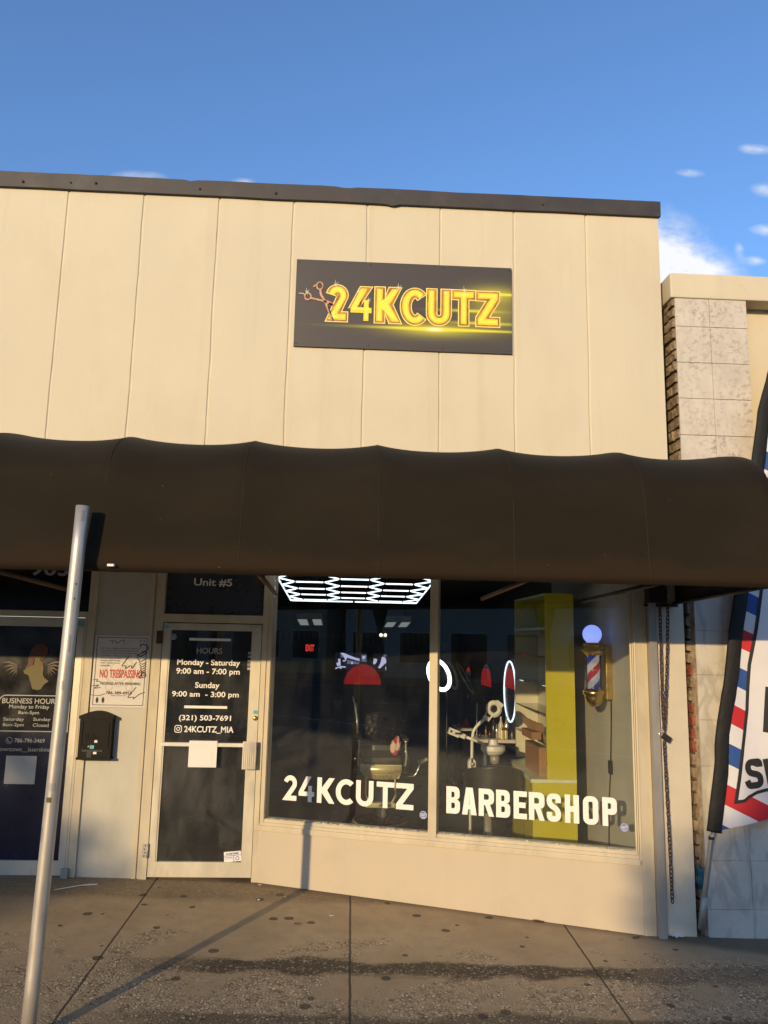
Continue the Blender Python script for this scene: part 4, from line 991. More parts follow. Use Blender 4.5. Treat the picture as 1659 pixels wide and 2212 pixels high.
# ------------------------------------------------------------------ neighbouring building with marble front
nb = thing('neighbour_building', (6.5, 0, 0), 'neighbouring lower building clad in marble tiles with a brick side wall', 'building')
NX = 5.045; ytop = -.02
zc1 = at_y(*cN(360, 180), ytop).z; zc0 = at_y(*cN(380, 418), ytop).z
tx0 = at_y(*cN(395, 700), -.006).x; txm = at_y(*cN(728, 700), -.006).x; tx1 = at_y(*cN(1090, 700), -.006).x
mb = MB()
mb.box(tx0-.035, 9.5, ytop, .30, zc0, zc1, .012).box(tx0-.03, 9.5, .30, 9, zc0, zc1); mb.build('cap_beam', 'cream_stucco', nb)
MB().box(tx1, 9.5, .16, .3, 2.4, zc0).build('recessed_wall', 'cream_stucco', nb)
MB().box(NX+.03, 9.5, .31, 9, -.3, zc0).build('wall_core', 'mortar', nb)
MB().box(tx0+.03, tx1, .012, .30, 2.4, zc0).build('pier_core', 'mortar', nb)
MB().box(NX, 9.5, .016, .30, -.3, 2.4).build('base_core', 'mortar', nb)
mb = MB(); rows_z = [at_y(*cN(420, y), -.006).z for y in (415, 697, 1045, 1392, 1747)]; dz = rows_z[2]-rows_z[3]
while rows_z[-1] > 2.75: rows_z.append(rows_z[-1]-dz)
for i in range(len(rows_z)-1):
    for a, b in ((tx0, txm), (txm, tx1)):
        o = rnd(-.0015, .0015); mb.box(a+.002, b-.002, -.006+o, .012, rows_z[i+1]+.002, rows_z[i]-.002, .0015)
mb.build('travertine_tiles', 'travertine_tile', nb)
zb_ = rows_z[-1]; mb = MB(); z = zb_
j = 0; w = .34
while z > -.3:
    x = NX+.0; k = 0
    while x < 9.4:
        o = rnd(-.002, .002); mb.box(x+.001, x+w-.001, -.010+o, .016, z-.335+.001, z-.001, .001); x += w; k += 1
    z -= .335; j += 1
mb.build('marble_tiles', 'marble_slab', nb)
# brick side wall, seen through the slot beside the pilaster
mb = MB(); mr = MB(); z = -.2; j = 0
while z < zc0-.05:
    up = z > 2.6; bx0_ = (tx0-.012) if up else NX-.045; h = .094; y = (.0 if up else .022)-(.10 if j % 2 else 0)
    while y < 1.1:
        l = .205; e = rnd(-.012, .010); y0 = max(.002+rnd(0, .014) if up else .022, y)
        tgt = mr if (1.05 < z < 1.95 and y0 < .09 and rnd(0, 1) < .6) else mb
        if y+l > y0+.03:
            bm_ = bmesh.new(); bmesh.ops.create_cube(bm_, size=1); bmesh.ops.subdivide_edges(bm_, edges=bm_.edges[:], cuts=3, use_grid_fill=True); sk = rnd(-.10, .10)
            for v in bm_.verts:
                c = Vector((bx0_+e+.05+v.co.x*.10, (y0+y+l-.014)/2+v.co.y*(y+l-.014-y0), z+.039+v.co.z*(.072+rnd(-.006, .006))+sk*v.co.y*.05))
                c += Vector((nz(c.y*22, c.z*22, j)*.012, nz(c.y*9, c.z*30, j+9)*.006, nz(c.y*9, c.z*9, j+5)*.006)); v.co = c
            tgt.bm(bm_)
        y += l
    z += h; j += 1
mb.build('side_bricks', 'brick_dull', nb); mr.build('red_bricks', 'brick_red', nb)
MB().grid(lambda a, b: ((tx0+.022 if -.3+b*(zc0+.3) > 2.6 else NX-.016)+nz(a*8, b*60)*.006, .02+a*1.1, -.3+b*(zc0+.3)), 14, 160, False).build('side_mortar', 'mortar', nb)
mb = MB()   # ragged mortar edge behind the marble
mb.grid(lambda a, b: (NX-.026+a*.034+nz(b*55, a*3)*.009, .0+.03*(1-a)+nz(b*40, a*4, 3)*.007, -.2+b*2.7), 4, 150, False)
mb.build('mortar_edge', 'mortar', nb)

# ------------------------------------------------------------------ awning
AZ0, AD = 2.350, 1.497
AX1 = 4.905; fx = [AX1-.792*k for k in range(12)][::-1]
prof = [(0, 3.425), (-.25, 3.388), (-.5, 3.348), (-.75, 3.303), (-.95, 3.258), (-1.10, 3.212), (-1.22, 3.152), (-1.31, 3.075), (-1.37, 2.98), (-1.405, 2.86), (-1.425, 2.72), (-1.437, 2.58), (-1.448, 2.45), (-1.456, 2.405), (-1.456, 2.382), (-1.448, 2.364), (-1.43, 2.352), (-1.405, 2.350), (-1.385, 2.362)]
prof = [(a-.045*min(1, max(0, (-a-.6)/.7)), b) for a, b in prof]
def prof_at(s):
    t = s*(len(prof)-1); i = min(int(t), len(prof)-2); f = t-i
    p0 = prof[max(0, i-1)]; p1 = prof[i]; p2 = prof[i+1]; p3 = prof[min(len(prof)-1, i+2)]
    cr = lambda a, b, c, d: .5*((2*b)+(-a+c)*f+(2*a-5*b+4*c-d)*f*f+(-a+3*b-3*c+d)*f**3)
    return cr(p0[0], p1[0], p2[0], p3[0]), cr(p0[1], p1[1], p2[1], p3[1])
def awn(i, j, ni, nj):
    x = fx[0]+(fx[-1]-fx[0])*i/ni; s = j/nj; y, z = prof_at(s)
    k = (x-fx[0])/.792; f = k-math.floor(k+1e-6); f = max(0, min(1, f)); sag = (1-abs(2*f-1)**2.2)
    am = .042*math.sin(math.pi*min(1, s*1.45))**.8 if s < .69 else 0
    am = am if s < .42 else am*.9
    wr = nz(x*1.7, s*6)*.006*min(1, s*4)*(1 if s < .72 else .45)
    e = .0025*nz(x*8, 2) if s > .85 else 0
    return (x, y+sag*am*.55+wr, z-sag*am*.85+e)
aw = thing('awning', (0, -.7, 2.4), 'long black fabric awning with rounded front along the shop front', 'awning')
NI, NJ = 11*14, 76
mb = MB(); vs = [awn(i, j, NI, NJ) for j in range(NJ+1) for i in range(NI+1)]
mb.add(vs, [(j*(NI+1)+i, j*(NI+1)+i+1, (j+1)*(NI+1)+i+1, (j+1)*(NI+1)+i) for j in range(NJ) for i in range(NI)], True)
o = mb.build('canopy', 'awning_canopy', aw, fix=False); sol = o.modifiers.new('thickness', 'SOLIDIFY'); sol.thickness = .004; sol.offset = 0
# seams over the frames
mb = MB()
for k in range(1, 11):
    x = fx[k]; pts = [Vector((x, *prof_at(s/60))) for s in range(0, 54)]
    pts = [p+Vector((0, -.0025, .0012)) for p in pts]; mb.tube(pts, .0016, 6)
build_each(mb, 'seam', 'awning_seam', aw)
ep = [(y, z) for y, z in [prof_at(s/50) for s in range(51)]]
MB().prism([(a, b) for a, b in ep]+[(-1.36, 2.38), (0, 2.335)], AX1-.004, AX1+.002, 'yz').build('end_panel', 'awning_cloth', aw)
mb = MB(); mb.tube([(AX1-.02, -.01, 2.322), (AX1-.02, -1.40, 2.362)], .013, 8).tube([(fx[0], -1.41, 2.372), (AX1-.01, -1.41, 2.372)], .014, 8)
build_each(mb, 'frame_bar', 'dark_metal', aw)
for k in (1, 3, 5, 7, 9, 10):
    x = fx[k]+.1; arm = MB().tube([(x, -1.40, 2.365), (x-.02, .05, 2.325)], .016, 8); arm.build('arm', 'rusty_metal' if k % 2 else 'dark_metal', aw)
for px, py in ((700, 50), (1035, 210)): pass
p = at_y(*c1(682, 40), -1.53)
ta = MB().box(p.x-.020, p.x+.017, -1.532, -1.500, p.z-.006, p.z+.008, .002).build('tape_scrap', 'white_card'); tag(ta, 'tiny pale scrap of tape on the front of the awning near the pole', 'tape')
# loose cords under the awning
for (cr_, a, b) in ((cK, (1385, 150), (1380, 235)), (c7, (490, 240), (478, 320)), (c7, (518, 235), (520, 380))):
    p = at_y(*cr_(*a), -1.3); q = at_y(*cr_(*b), -1.3); m_ = p.lerp(q, .5)+Vector((.008, 0, 0))
    MB().tube([p+Vector((0, 0, .05)), p, m_, q], .0022, 6).build('loose_cord', 'rusty_metal', aw)

# ------------------------------------------------------------------ shop sign on the upper wall
SY = -.020
p = at_y(641, 561, SY); q = at_y(1106, 764, SY); r_ = at_y(1105, 578, SY); l_ = at_y(634, 748, SY)
sx0, sx1, sz0, sz1 = (p.x+l_.x)/2, (q.x+r_.x)/2, (q.z+l_.z)/2, (p.z+r_.z)/2
sg = thing('shop_sign', ((sx0+sx1)/2, 0, sz0), 'dark rectangular shop sign with gold lettering and scissors on the upper wall', 'sign')
MB().box(sx0, sx1, SY, -.001, sz0, sz1).build('board', 'sign_print', sg)
mb = MB()
for x in (sx0+.02, sx1-.02, sx0+(sx1-sx0)*.34, sx0+(sx1-sx0)*.68):
    for z in (sz0+.025, sz1-.025): mb.lathe([(.006, 0), (.004, -.004)], (x, SY, z), 10, 'y')
build_each(mb, 'screw', 'coping_brown', sg)
layers = (('letter_outline', 'sign_outline', .011, .0012), ('letter_edge', 'sign_amber', .0035, .0024), ('letter_bevel', 'sign_gold', -.010, .0036), ('letter_face', 'sign_bright', -.021, .0048))
gz0, gz1 = at_y(*cS(640, 482), SY).z, at_y(*cS(640, 250), SY).z
GL = []
for chx, xa, xb, yt, yb_ in (('2', 312, 443, 240, 470), ('4', 458, 611, 252, 478), ('K', 627, 792, 256, 482), ('C', 795, 950, 262, 494), ('U', 966, 1118, 268, 498), ('T', 1132, 1276, 275, 500), ('Z', 1288, 1434, 284, 506)):
    ua = at_y(*cS(xa, (yt+yb_)/2), SY).x; ub = at_y(*cS(xb, (yt+yb_)/2), SY).x
    GL.append((chx, ua, ub, at_y(*cS((xa+xb)/2, yb_), SY).z, at_y(*cS((xa+xb)/2, yt), SY).z))
def loops_fit(loops, box):
    A = [p for l in loops for p in l]; x0, x1 = min(p[0] for p in A), max(p[0] for p in A); y0, y1 = min(p[1] for p in A), max(p[1] for p in A)
    return [[(box[0]+(p[0]-x0)/(x1-x0)*(box[1]-box[0]), box[2]+(p[1]-y0)/(y1-y0)*(box[3]-box[2])) for p in l] for l in loops]
for nm, mt, off, d in layers:
    mb = MB()
    for i, (chx, a, b, z0, z1) in enumerate(GL):
        t = .072; e = max(0, -off)
        lp = loops_fit(glyph(chx, (b-a), (z1-z0), t-2*e), (a+e, b-e, z0+e, z1-e))
        bm_ = loops_bm(lp, max(0, off))
        put_bm(mb, bm_, FACE_Y(SY-d-i*.00012))
    mb.build(nm, mt, sg)
# scissors
mb = MB()
def sS(x, y): p = at_y(*cS(x, y), SY); return (p.x, p.z)
def seg(pts, t): put_bm(mb, loops_bm([stroke(rounded([sS(*p) for p in pts], .02, 4), t)]), FACE_Y(SY-.0062))
def ringS(c, rx, ry, t):
    x, z = sS(*c); put_bm(mb, loops_bm([circle((x, z), rx, 24, ry), circle((x, z), rx-t, 24, ry-t)[::-1]]), FACE_Y(SY-.0068))
ringS((186, 312), .031, .034, .011); ringS((264, 243), .030, .037, .011)
seg([(128, 292), (150, 292), (170, 300)], .011); seg([(222, 250), (240, 235)], .012)
seg([(204, 322), (240, 330), (300, 345), (350, 368)], .016); seg([(268, 270), (270, 300), (295, 335), (320, 400), (345, 470)], .017)
seg([(300, 345), (330, 352), (352, 372)], .022)
x, z = sS(314, 354); put_bm(mb, loops_bm([circle((x, z), .012, 16)]), FACE_Y(SY-.0075)); mb.build('scissors', 'sign_copper', sg)
mb = MB()
seg([(318, 378), (336, 425), (352, 470)], .010); mb.build('scissor_blade', 'sign_black', sg)
mb = MB()
def spark(x, y, s):
    cx, cz = sS(x, y)
    for a, l in ((100, 1), (62, .75), (128, .7), (-80, .5), (190, .4), (10, .4)):
        a = math.radians(a); tip = (cx+s*l*math.cos(a), cz+s*l*math.sin(a)); n_ = (-math.sin(a)*s*.05, math.cos(a)*s*.05)
        put_bm(mb, loops_bm([[(cx-n_[0], cz-n_[1]), tip, (cx+n_[0], cz+n_[1])]]), FACE_Y(SY-.0082))
for x, y, s in ((372, 242, .055), (182, 290, .05), (782, 262, .055), (584, 345, .05), (1210, 285, .06), (520, 285, .04), (920, 325, .035), (342, 445, .025), (1085, 300, .04)): spark(x, y, s)
mb.build('sparkle', 'sign_spark', sg)

# ------------------------------------------------------------------ bare metal pole in the pavement
PX, PY = .875, -1.585
pz1 = at_y(178, 1093, PY).z
pole = thing('metal_pole', (PX, PY, gz(PX, PY)), 'bare galvanised metal pole standing in the pavement at left', 'pole')
tp = at_y(178.5, 1500, PY)
ptop = Vector((at_y(178.5, 1098, PY).x, PY, pz1)); pbot = Vector((at_y(62, 2205, PY).x, PY, gz(PX, PY)-.02)); 
pbot.x = ptop.x+(pbot.x-ptop.x)*1.02
prr = .0365
mb = MB(); mb.tube([pbot.lerp(ptop, t/10) for t in range(11)], prr, 28); mb.build('pole_shaft', 'galvanised', pole)
MB().tube([ptop+Vector((0, 0, .0005)), ptop+Vector((0, 0, .0015))], prr-.004, 24).build('pole_hole', 'black_ink', pole)
def patch(cr_, x, y, w, h, name, m):
    q = at_y(*cr_(x, y), PY-prr); t = (q.z-pbot.z)/(ptop.z-pbot.z); c = pbot.lerp(ptop, t); mb = MB(); a0 = math.atan2(q.x-c.x, prr)
    a0 = max(-.9, min(.9, a0)); vs = []
    for j in range(2):
        for i in range(5):
            a = a0+(i/4-.5)*w/prr; vs.append((c.x+(prr+.0012)*math.sin(a), PY-(prr+.0012)*math.cos(a), q.z+(j-.5)*h))
    mb.add(vs, [(i, i+1, 6+i, 5+i) for i in range(4)]); mb.build(name, m, pole)
for hx_, hy_ in ((470, 155), (460, 245)): patch(c1, hx_, hy_, .007, .010, 'bolt_hole', 'black_ink')
patch(c1, 385, 780, .012, .05, 'scratch', 'grey_channel'); patch(c1, 430, 520, .008, .09, 'scratch', 'grey_channel'); patch(c2, 240, 760, .010, .07, 'scratch', 'pole_grey')
patch(c2, 322, 470, .028, .04, 'tape_remains', 'grey_channel'); patch(c2, 300, 548, .026, .026, 'sticker', 'leaf_olive'); patch(crop(0, 1650, 1.0972), 357, 415, .014, .06, 'tape_patch', 'pole_grey')

# ------------------------------------------------------------------ feather flag at right
FY_ = -.16
ft = thing('feather_flag', at_y(*c8(800, 1890), -.03), 'tall feather flag with red white and blue stripes and black sleeve, right edge', 'flag')
def F(cr_, x, y, yy=FY_): return at_y(*cr_(x, y), yy)
base = at_y(*c8(790, 1860), -.05)
MB().tube([base, F(c8, 822, 1540, -.10), F(c8, 885, 1000, FY_), F(c8, 915, 900, FY_)], [.021, .019, .0165, .016], 14).build('lower_pole', 'pole_grey', ft)
q = F(c8, 887, 985); MB().tube([q-Vector((0, 0, .008)), q+Vector((0, 0, .012))], .0195, 14).build('joint_ring', 'rubber', ft)
MB().tube([base, base.lerp(F(c8, 822, 1540, -.10), .98)], .024, 14).build('ground_socket', 'grey_channel', ft)
# sleeve: centre line measured on the photo, swinging over to the right at the top
sl = [F(c8, 912, 925), F(c8, 945, 640), F(c8, 985, 300), F(c7, 1125, 1900), F(c7, 1215, 1300), F(c7, 1265, 800), F(c7, 1330, 340)]
sl += [F(cG, 855, 800), F(cG, 905, 400), F(cG, 955, 170)]
d_ = sl[-1]-sl[-2]; sl += [sl[-1]+Vector((.13, 0, .36)), sl[-1]+Vector((.33, 0, .62)), sl[-1]+Vector((.62, 0, .74))]
def dense(pts, n=6):
    out = []
    for i in range(len(pts)-1):
        p0 = pts[max(0, i-1)]; p1, p2 = pts[i], pts[i+1]; p3 = pts[min(len(pts)-1, i+2)]
        for j in range(n):
            f = j/n; out.append(.5*((2*p1)+(-p0+p2)*f+(2*p0-5*p1+4*p2-p3)*f*f+(-p0+3*p1-3*p2+p3)*f**3))
    return out+[pts[-1]]
sd_ = dense(sl)
mb = MB(); vs = []; K = 10
for i, p in enumerate(sd_):
    t = (sd_[min(i+1, len(sd_)-1)]-sd_[max(0, i-1)]).normalized(); s = Vector((t.z, 0, -t.x)); w = .056+.004*nz(p.z*9)
    for j in range(K):
        a = 2*math.pi*j/K; vs.append(p+s*math.cos(a)*w+Vector((0, math.sin(a)*.020*(1+.35*nz(p.z*22, j)), 0)))
mb.add(vs, [(i*K+j, i*K+(j+1) % K, (i+1)*K+(j+1) % K, (i+1)*K+j) for i in range(len(sd_)-1) for j in range(K)]+[list(range(K))[::-1], [(len(sd_)-1)*K+j for j in range(K)]], True)
mb.build('sleeve', 'flag_black', ft)
# cloth
P1 = F(cF, 512, 1460); P2_ = F(cF, 618, 472); SLP = .47
per = (P2_.z+SLP*P2_.x)-(P1.z+SLP*P1.x); FLAG_PHASE = -((P1.z+SLP*P1.x)/per) % 1.0; FLAG_PER = per
def flag_material():
    m, nt, b = nt_new('flag_stripes')
    g = nt.nodes.new('ShaderNodeNewGeometry'); sx = nt.nodes.new('ShaderNodeSeparateXYZ'); nt.links.new(g.outputs['Position'], sx.inputs[0])
    t = math_node(nt, 'ADD', sx.outputs[2], math_node(nt, 'MULTIPLY', sx.outputs[0], SLP))
    s = math_node(nt, 'FRACT', math_node(nt, 'MULTIPLY_ADD', t, 1/FLAG_PER, FLAG_PHASE))
    r = nt.nodes.new('ShaderNodeValToRGB'); r.color_ramp.interpolation = 'CONSTANT'; e = r.color_ramp.elements
    W = (.66, .64, .64, 1); e[0].position = 0; e[0].color = (.50, .02, .025, 1); e[1].position = .25; e[1].color = W
    q = e.new(.5); q.color = (.022, .075, .27, 1); q = e.new(.75); q.color = W
    nt.links.new(s, r.inputs[0]); nt.links.new(r.outputs[0], b.inputs['Base Color']); b.inputs['Roughness'].default_value = .75
    bump(nt, b, noise_node(nt, pos_node(nt, (1, 1, .35)), 9, 3), .35, .02)
flag_material()
mat('flag_white', (.66, .64, .64), .75, var=.02, bmp=.3, bscale=9, bdist=.02)
def wave(x, z): return FY_+.010*math.sin(x*16+z*2.2)+.012*nz(x*3.1, z*1.7)
def edge_x(z):
    for a, b in zip(sd_[:-1], sd_[1:]):
        if a.z <= z <= b.z: return a.x+(b.x-a.x)*(z-a.z)/max(1e-6, b.z-a.z)
    return sd_[0].x if z < sd_[0].z else sd_[-1].x
zb0 = F(c8, 950, 920).z; xb0 = F(c8, 950, 920).x; zr = F(c8, 1435, 805); slope_b = (zr.z-zb0)/(zr.x-xb0)
XR = xb0+.95; ztop = sd_[-1].z-.02
def bottom(x): return zb0+(x-xb0)*slope_b
def cloth_pt(a, b):
    z = zb0+(ztop-zb0)*b; x0 = edge_x(z)+.03; x = x0+(max(x0+.05, XR)-x0)*a
    z2 = z+max(0, (x-xb0)*slope_b)*(1-b)
    return (x, wave(x, z2), z2)
MB().grid(cloth_pt, 34, 110).build('banner', 'flag_stripes', ft, fix=False)
def decal(name, loops, m, off):
    bm_ = loops_bm(loops); bmesh.ops.triangulate(bm_, faces=bm_.faces[:])
    for _ in range(3):
        lg = [e for e in bm_.edges if e.calc_length() > .06]
        if lg: bmesh.ops.subdivide_edges(bm_, edges=lg, cuts=1); bmesh.ops.triangulate(bm_, faces=bm_.faces[:])
    mb = MB(); bm_.verts.index_update(); mb.add([(v.co.x, wave(v.co.x, v.co.y)-off, v.co.y) for v in bm_.verts], [[v.index for v in f.verts] for f in bm_.faces], True)
    mb.build(name, m, ft, fix=False)
def FZ(cr_, x, y): p = F(cr_, x, y); return (p.x, p.z)
inn = [FZ(cF, 663, 1475), FZ(cF, 700, 1180), FZ(cF, 745, 760), FZ(cF, 808, 300), FZ(c7, 1395, 1150), FZ(c7, 1460, 760), FZ(c7, 1515, 340), FZ(cG, 951, 1000)]
tl = inn[-1]; right = XR-.12
outl = inn+[(tl[0]+.06, tl[1]+.55), (right, tl[1]+.75), (right, FZ(cF, 1087, 1320)[1]+.06), FZ(cF, 1087, 1320), FZ(cF, 960, 1350), FZ(cF, 860, 1400), FZ(cF, 800, 1450)]
decal('centre_border', [outl], 'flag_ink', .004)
cxm = sum(p[0] for p in outl)/len(outl); 
inner = stroke(outl+[outl[0], outl[1]], .030)
# inner white field, set in by the border's width
def inset(poly, d):
    n = len(poly); A = sum(poly[i][0]*poly[(i+1) % n][1]-poly[(i+1) % n][0]*poly[i][1] for i in range(n)); sg = 1 if A > 0 else -1; out = []
    for i in range(n):
        p0, p1, p2 = Vector(poly[i-1]), Vector(poly[i]), Vector(poly[(i+1) % n]); a = (p1-p0).normalized(); b = (p2-p1).normalized()
        n0 = Vector((-a.y, a.x))*sg; n1 = Vector((-b.y, b.x))*sg; nn = (n0+n1).normalized(); out.append(tuple(p1+nn*(d/max(.45, nn.dot(n0)))))
    return out
decal('centre_field', [inset(outl, .024)], 'flag_white', .008)
def ftxt(body, x0, x1, z0, z1, shear=0):
    bm_ = fit_bm(text_bm(body, .045), (x0, x1, z0, z1))
    return bm_
s0 = FZ(cF, 790, 1290); s1 = FZ(cF, 990, 960)
lpS = [stroke(rounded([(.118, .150), (.118, .188), (.024, .188), (.024, .118), (.118, .092), (.118, .024), (.024, .024), (.012, .062)], .05), .046)]
def shear(l, k, x0, z0, kz=.0): return [[(x0+p[0]+k*p[1], z0+p[1]+kz*p[0]) for p in q] for q in l]
decal('flag_lettering', shear(lpS, -.04, s0[0]+.012, s0[1], .09), 'flag_ink', .012)
h0 = FZ(cF, 1015, 1230); lpH = glyph('H', .125, s1[1]-s0[1], .040)
decal('flag_lettering', shear(lpH, -.18, h0[0]+.045, h0[1]-.01, .22), 'flag_ink', .012)
k0 = FZ(cF, 1018, 572); k1 = FZ(c7, 1615, 1420)
decal('flag_lettering', [[k0, (k0[0]+.12, k0[1]-.02), (k0[0]+.16, k1[1]), (k0[0]+.035, k1[1]+.02)]], 'flag_ink', .012)

# ------------------------------------------------------------------ litter
bag = thing('plastic_bag', at_y(*c8(770, 1470), .05), 'crumpled teal plastic bag stuffed in the gap beside the marble wall', 'bag')
c = at_y(*c8(772, 1350), .03); bm_ = bmesh.new(); bmesh.ops.create_icosphere(bm_, subdivisions=4, radius=1)
for v in bm_.verts:
    q = v.co.copy(); k = 1+.3*nz(q.x*2.2, q.y*2.2, q.z*2.2)+.16*nz(q.x*6, q.y*6, q.z*6); v.co = Vector((q.x*.026*k, q.y*.05*k, q.z*.085*k))+c
MB().bm(bm_, False).build('bag_body', 'teal_bag', bag)
def litter(px, py, w, h, name, m, label, ang=0, crumple=.3, cr_=None, seed=1, cat=None, grp=None):
    g = at_g(*(cr_(px, py) if cr_ else (px, py))); bm_ = bmesh.new(); bmesh.ops.create_grid(bm_, x_segments=7, y_segments=5, size=.5)
    for v in bm_.verts:
        x, y = v.co.x*w, v.co.y*h; k = nz(v.co.x*2.6+seed*3.3, v.co.y*2.6, seed); k2 = nz(v.co.x*3+seed, v.co.y*3+9, seed)
        edge = 1-.25*abs(k2) ; x *= edge; y *= edge
        ca, sa = math.cos(ang), math.sin(ang); X, Y = g.x+x*ca-y*sa, g.y+x*sa+y*ca
        v.co = Vector((X, Y, gz(X, Y)+.004+abs(k)*crumple*min(w, h)))
    o = MB().bm(bm_, False).build(name, m, fix=False); return tag(o, label, cat or name.replace('_', ' '), grp)
litter(545, 1935, .115, .085, 'crumpled_tissue', 'white_card', 'crumpled white tissue on the pavement at the foot of the pilaster', .2, .5, c8 and (lambda x, y: c8(x, y)), 2, 'tissue')
mb = MB(); a, b, c = at_g(*cg3(235, 226)), at_g(*cg3(350, 207)), at_g(*cg3(420, 203)); w = .014
vs = []
for p in (a, a.lerp(b, .5), b, b.lerp(c, .5), c): vs += [(p.x, p.y-w, gz(p.x, p.y)+.005), (p.x, p.y+w, gz(p.x, p.y)+.006+.004*nz(p.x*9))]
mb.add(vs, [(2*i, 2*i+2, 2*i+3, 2*i+1) for i in range(4)]); tag(mb.build('paper_strip', 'white_card', fix=False), 'long white paper strip lying on the pavement before the pier', 'paper strip')
bits = [(1285, 372, .05, .02, 'leaf_litter', 'single rust brown leaf on the pavement below the shop window'), (1432, 338, .035, .02, 'white_card', 'small white paper scrap near the middle pavement joint'), (1117, 270, .022, .02, 'white_card', 'small white paper crumb on the pavement right of the door'), (1122, 204, .03, .02, 'white_card', 'pale paper shred on the ground at the corner of the door'), (1232, 256, .016, .014, 'white_card', 'tiny white paper speck beside the shadow of the pole')]
for i, (x, y, w, h, m, lab) in enumerate(bits): litter(x, y, w, h, 'fallen_leaf' if 'leaf' in m else 'paper_scrap', m, lab, rnd(-1, 1), .35, cg3, i+5, 'leaf' if 'leaf' in m else 'paper scrap')
litter(1090, 432, .07, .025, 'fallen_leaf', 'leaf_litter', 'dry brown leaf on the pavement near the wall end', .4, .4, cg4, 21, 'leaf')
litter(668, 361, .09, .03, 'fallen_leaf', 'leaf_litter', 'orange brown leaf scrap against the foot of the window wall', -.2, .4, cg4, 25, 'leaf')
litter(960, 402, .025, .012, 'cigarette_end', 'leaf_litter', 'orange cigarette end at the foot of the window wall', -.2, .4, cg4, 28, 'cigarette end')

# ------------------------------------------------------------------ inside the barber's shop: the room
RX, RL, RB, CZ = 4.662, .16, 14.0, 2.75
def room_poly(z0, z1, name, m, kind=None):
    mb = MB().prism([(RL, DY+.16), (D1, DY+.16), (RX, .165), (RX, RB), (RL, RB)], z0, z1, 'xy')
    o = mb.build(name, m, None if kind else shop)
    if kind: tag(o, kind=kind)
    return o
room_poly(-.06, 0, 'floor', 'shop_floor', 'structure'); room_poly(CZ, CZ+.06, 'ceiling', 'black_ceiling')
MB().box(RX, 4.734, .125, 2.72, -.2, CZ).build('side_wall', 'grey_wall', shop)
MB().box(RX, 4.734, 2.722, RB, -.2, CZ).build('inner_wall', 'dark_wall', shop)
MB().box(RL-.1, RL, DY+.16, RB, -.2, CZ).build('inner_wall', 'dark_wall', shop)
MB().box(RL-.1, 4.734, RB, RB+.1, -.2, CZ).build('back_wall', 'dark_wall', shop)
mb = MB(); x = RL; mb.box(RL, RX, RB-.02, RB-.001, 2.13, CZ)
while x < RX-.1:
    w = rnd(.03, .09); l = rnd(.06, .26)+.03*(x-RL); mb.prism([(x, 2.135), (x+w, 2.135), (x+w, 2.13-l), (x+w*.5, 2.13-l-.03), (x, 2.13-l)], RB-.02, RB-.001); x += w+rnd(.04, .13)
mb.build('drip_frieze', 'black_ceiling', shop)
mb = MB().box(3.20, 3.52, 9.9, 10.2, 0, CZ); mb.build('column', 'wood_dark', shop)

# hexagon ceiling light
hx = thing('hexagon_light', (2.8, 3.5, 2.5), 'glowing white hexagon grid light under the black shop ceiling', 'ceiling light')
HZ = 2.43
fl = at_z(*c3(310, 265), HZ); fr = at_z(*c3(1385, 300), HZ); yF = (fl.y+fr.y)/2; x0, x1 = fl.x, fr.x; yN = yF-3.4
L = (x1-x0); s = .197*L; rw = s*1.70; mb = MB(); cap = MB(); r_ = .0075
hz = lambda y: HZ+.067*(yF-y)            # the panel hangs a little lower at the back
def tb_(a, b):
    a, b = Vector((a[0], a[1], hz(a[1]))), Vector((b[0], b[1], hz(b[1]))); d = (b-a).normalized()*.012; mb.tube([a+d, b-d], r_, 7); cap.tube([a, a+d], r_*1.1, 7).tube([b-d, b], r_*1.1, 7)
cols = [x0+L*(.097+.2965*k) for k in range(3)]
y = yF-rw*.22
while y > yN:
    for c, X in enumerate(cols):
        yy = y-(rw/2 if c % 2 else 0)
        tb_((X, yy), (X+s, yy))
        if c < 2:
            tb_((X+s, yy), (cols[c+1], yy-rw/2))
            if yy+rw/2 < yF: tb_((X+s, yy), (cols[c+1], yy+rw/2))
        else:
            tb_((X+s, yy), (x1, yy-rw/2)); tb_((X+s, yy), (x1, min(yF, yy+rw/2)))
        if c == 0: tb_((X, yy), (x0, yy-rw/2)); tb_((X, yy), (x0, min(yF, yy+rw/2)))
    y -= rw
tb_((x0, yF), ((x0+x1)/2, yF)); tb_(((x0+x1)/2, yF), (x1, yF))
y = yF
while y > yN: tb_((x0, y), (x0, y-rw*.5)); tb_((x1, y), (x1, y-rw*.5)); y -= rw*.5
mb.build('tube', 'hex_tube', hx); cap.build('connector', 'dark_metal', hx)
mb = MB()
for X in (x0, x1):
    for Y in (yF-.2, yF-2.5): mb.tube([(X, Y, hz(Y)), (X, Y, CZ)], .003, 5)
build_each(mb, 'hanger', 'dark_metal', hx)

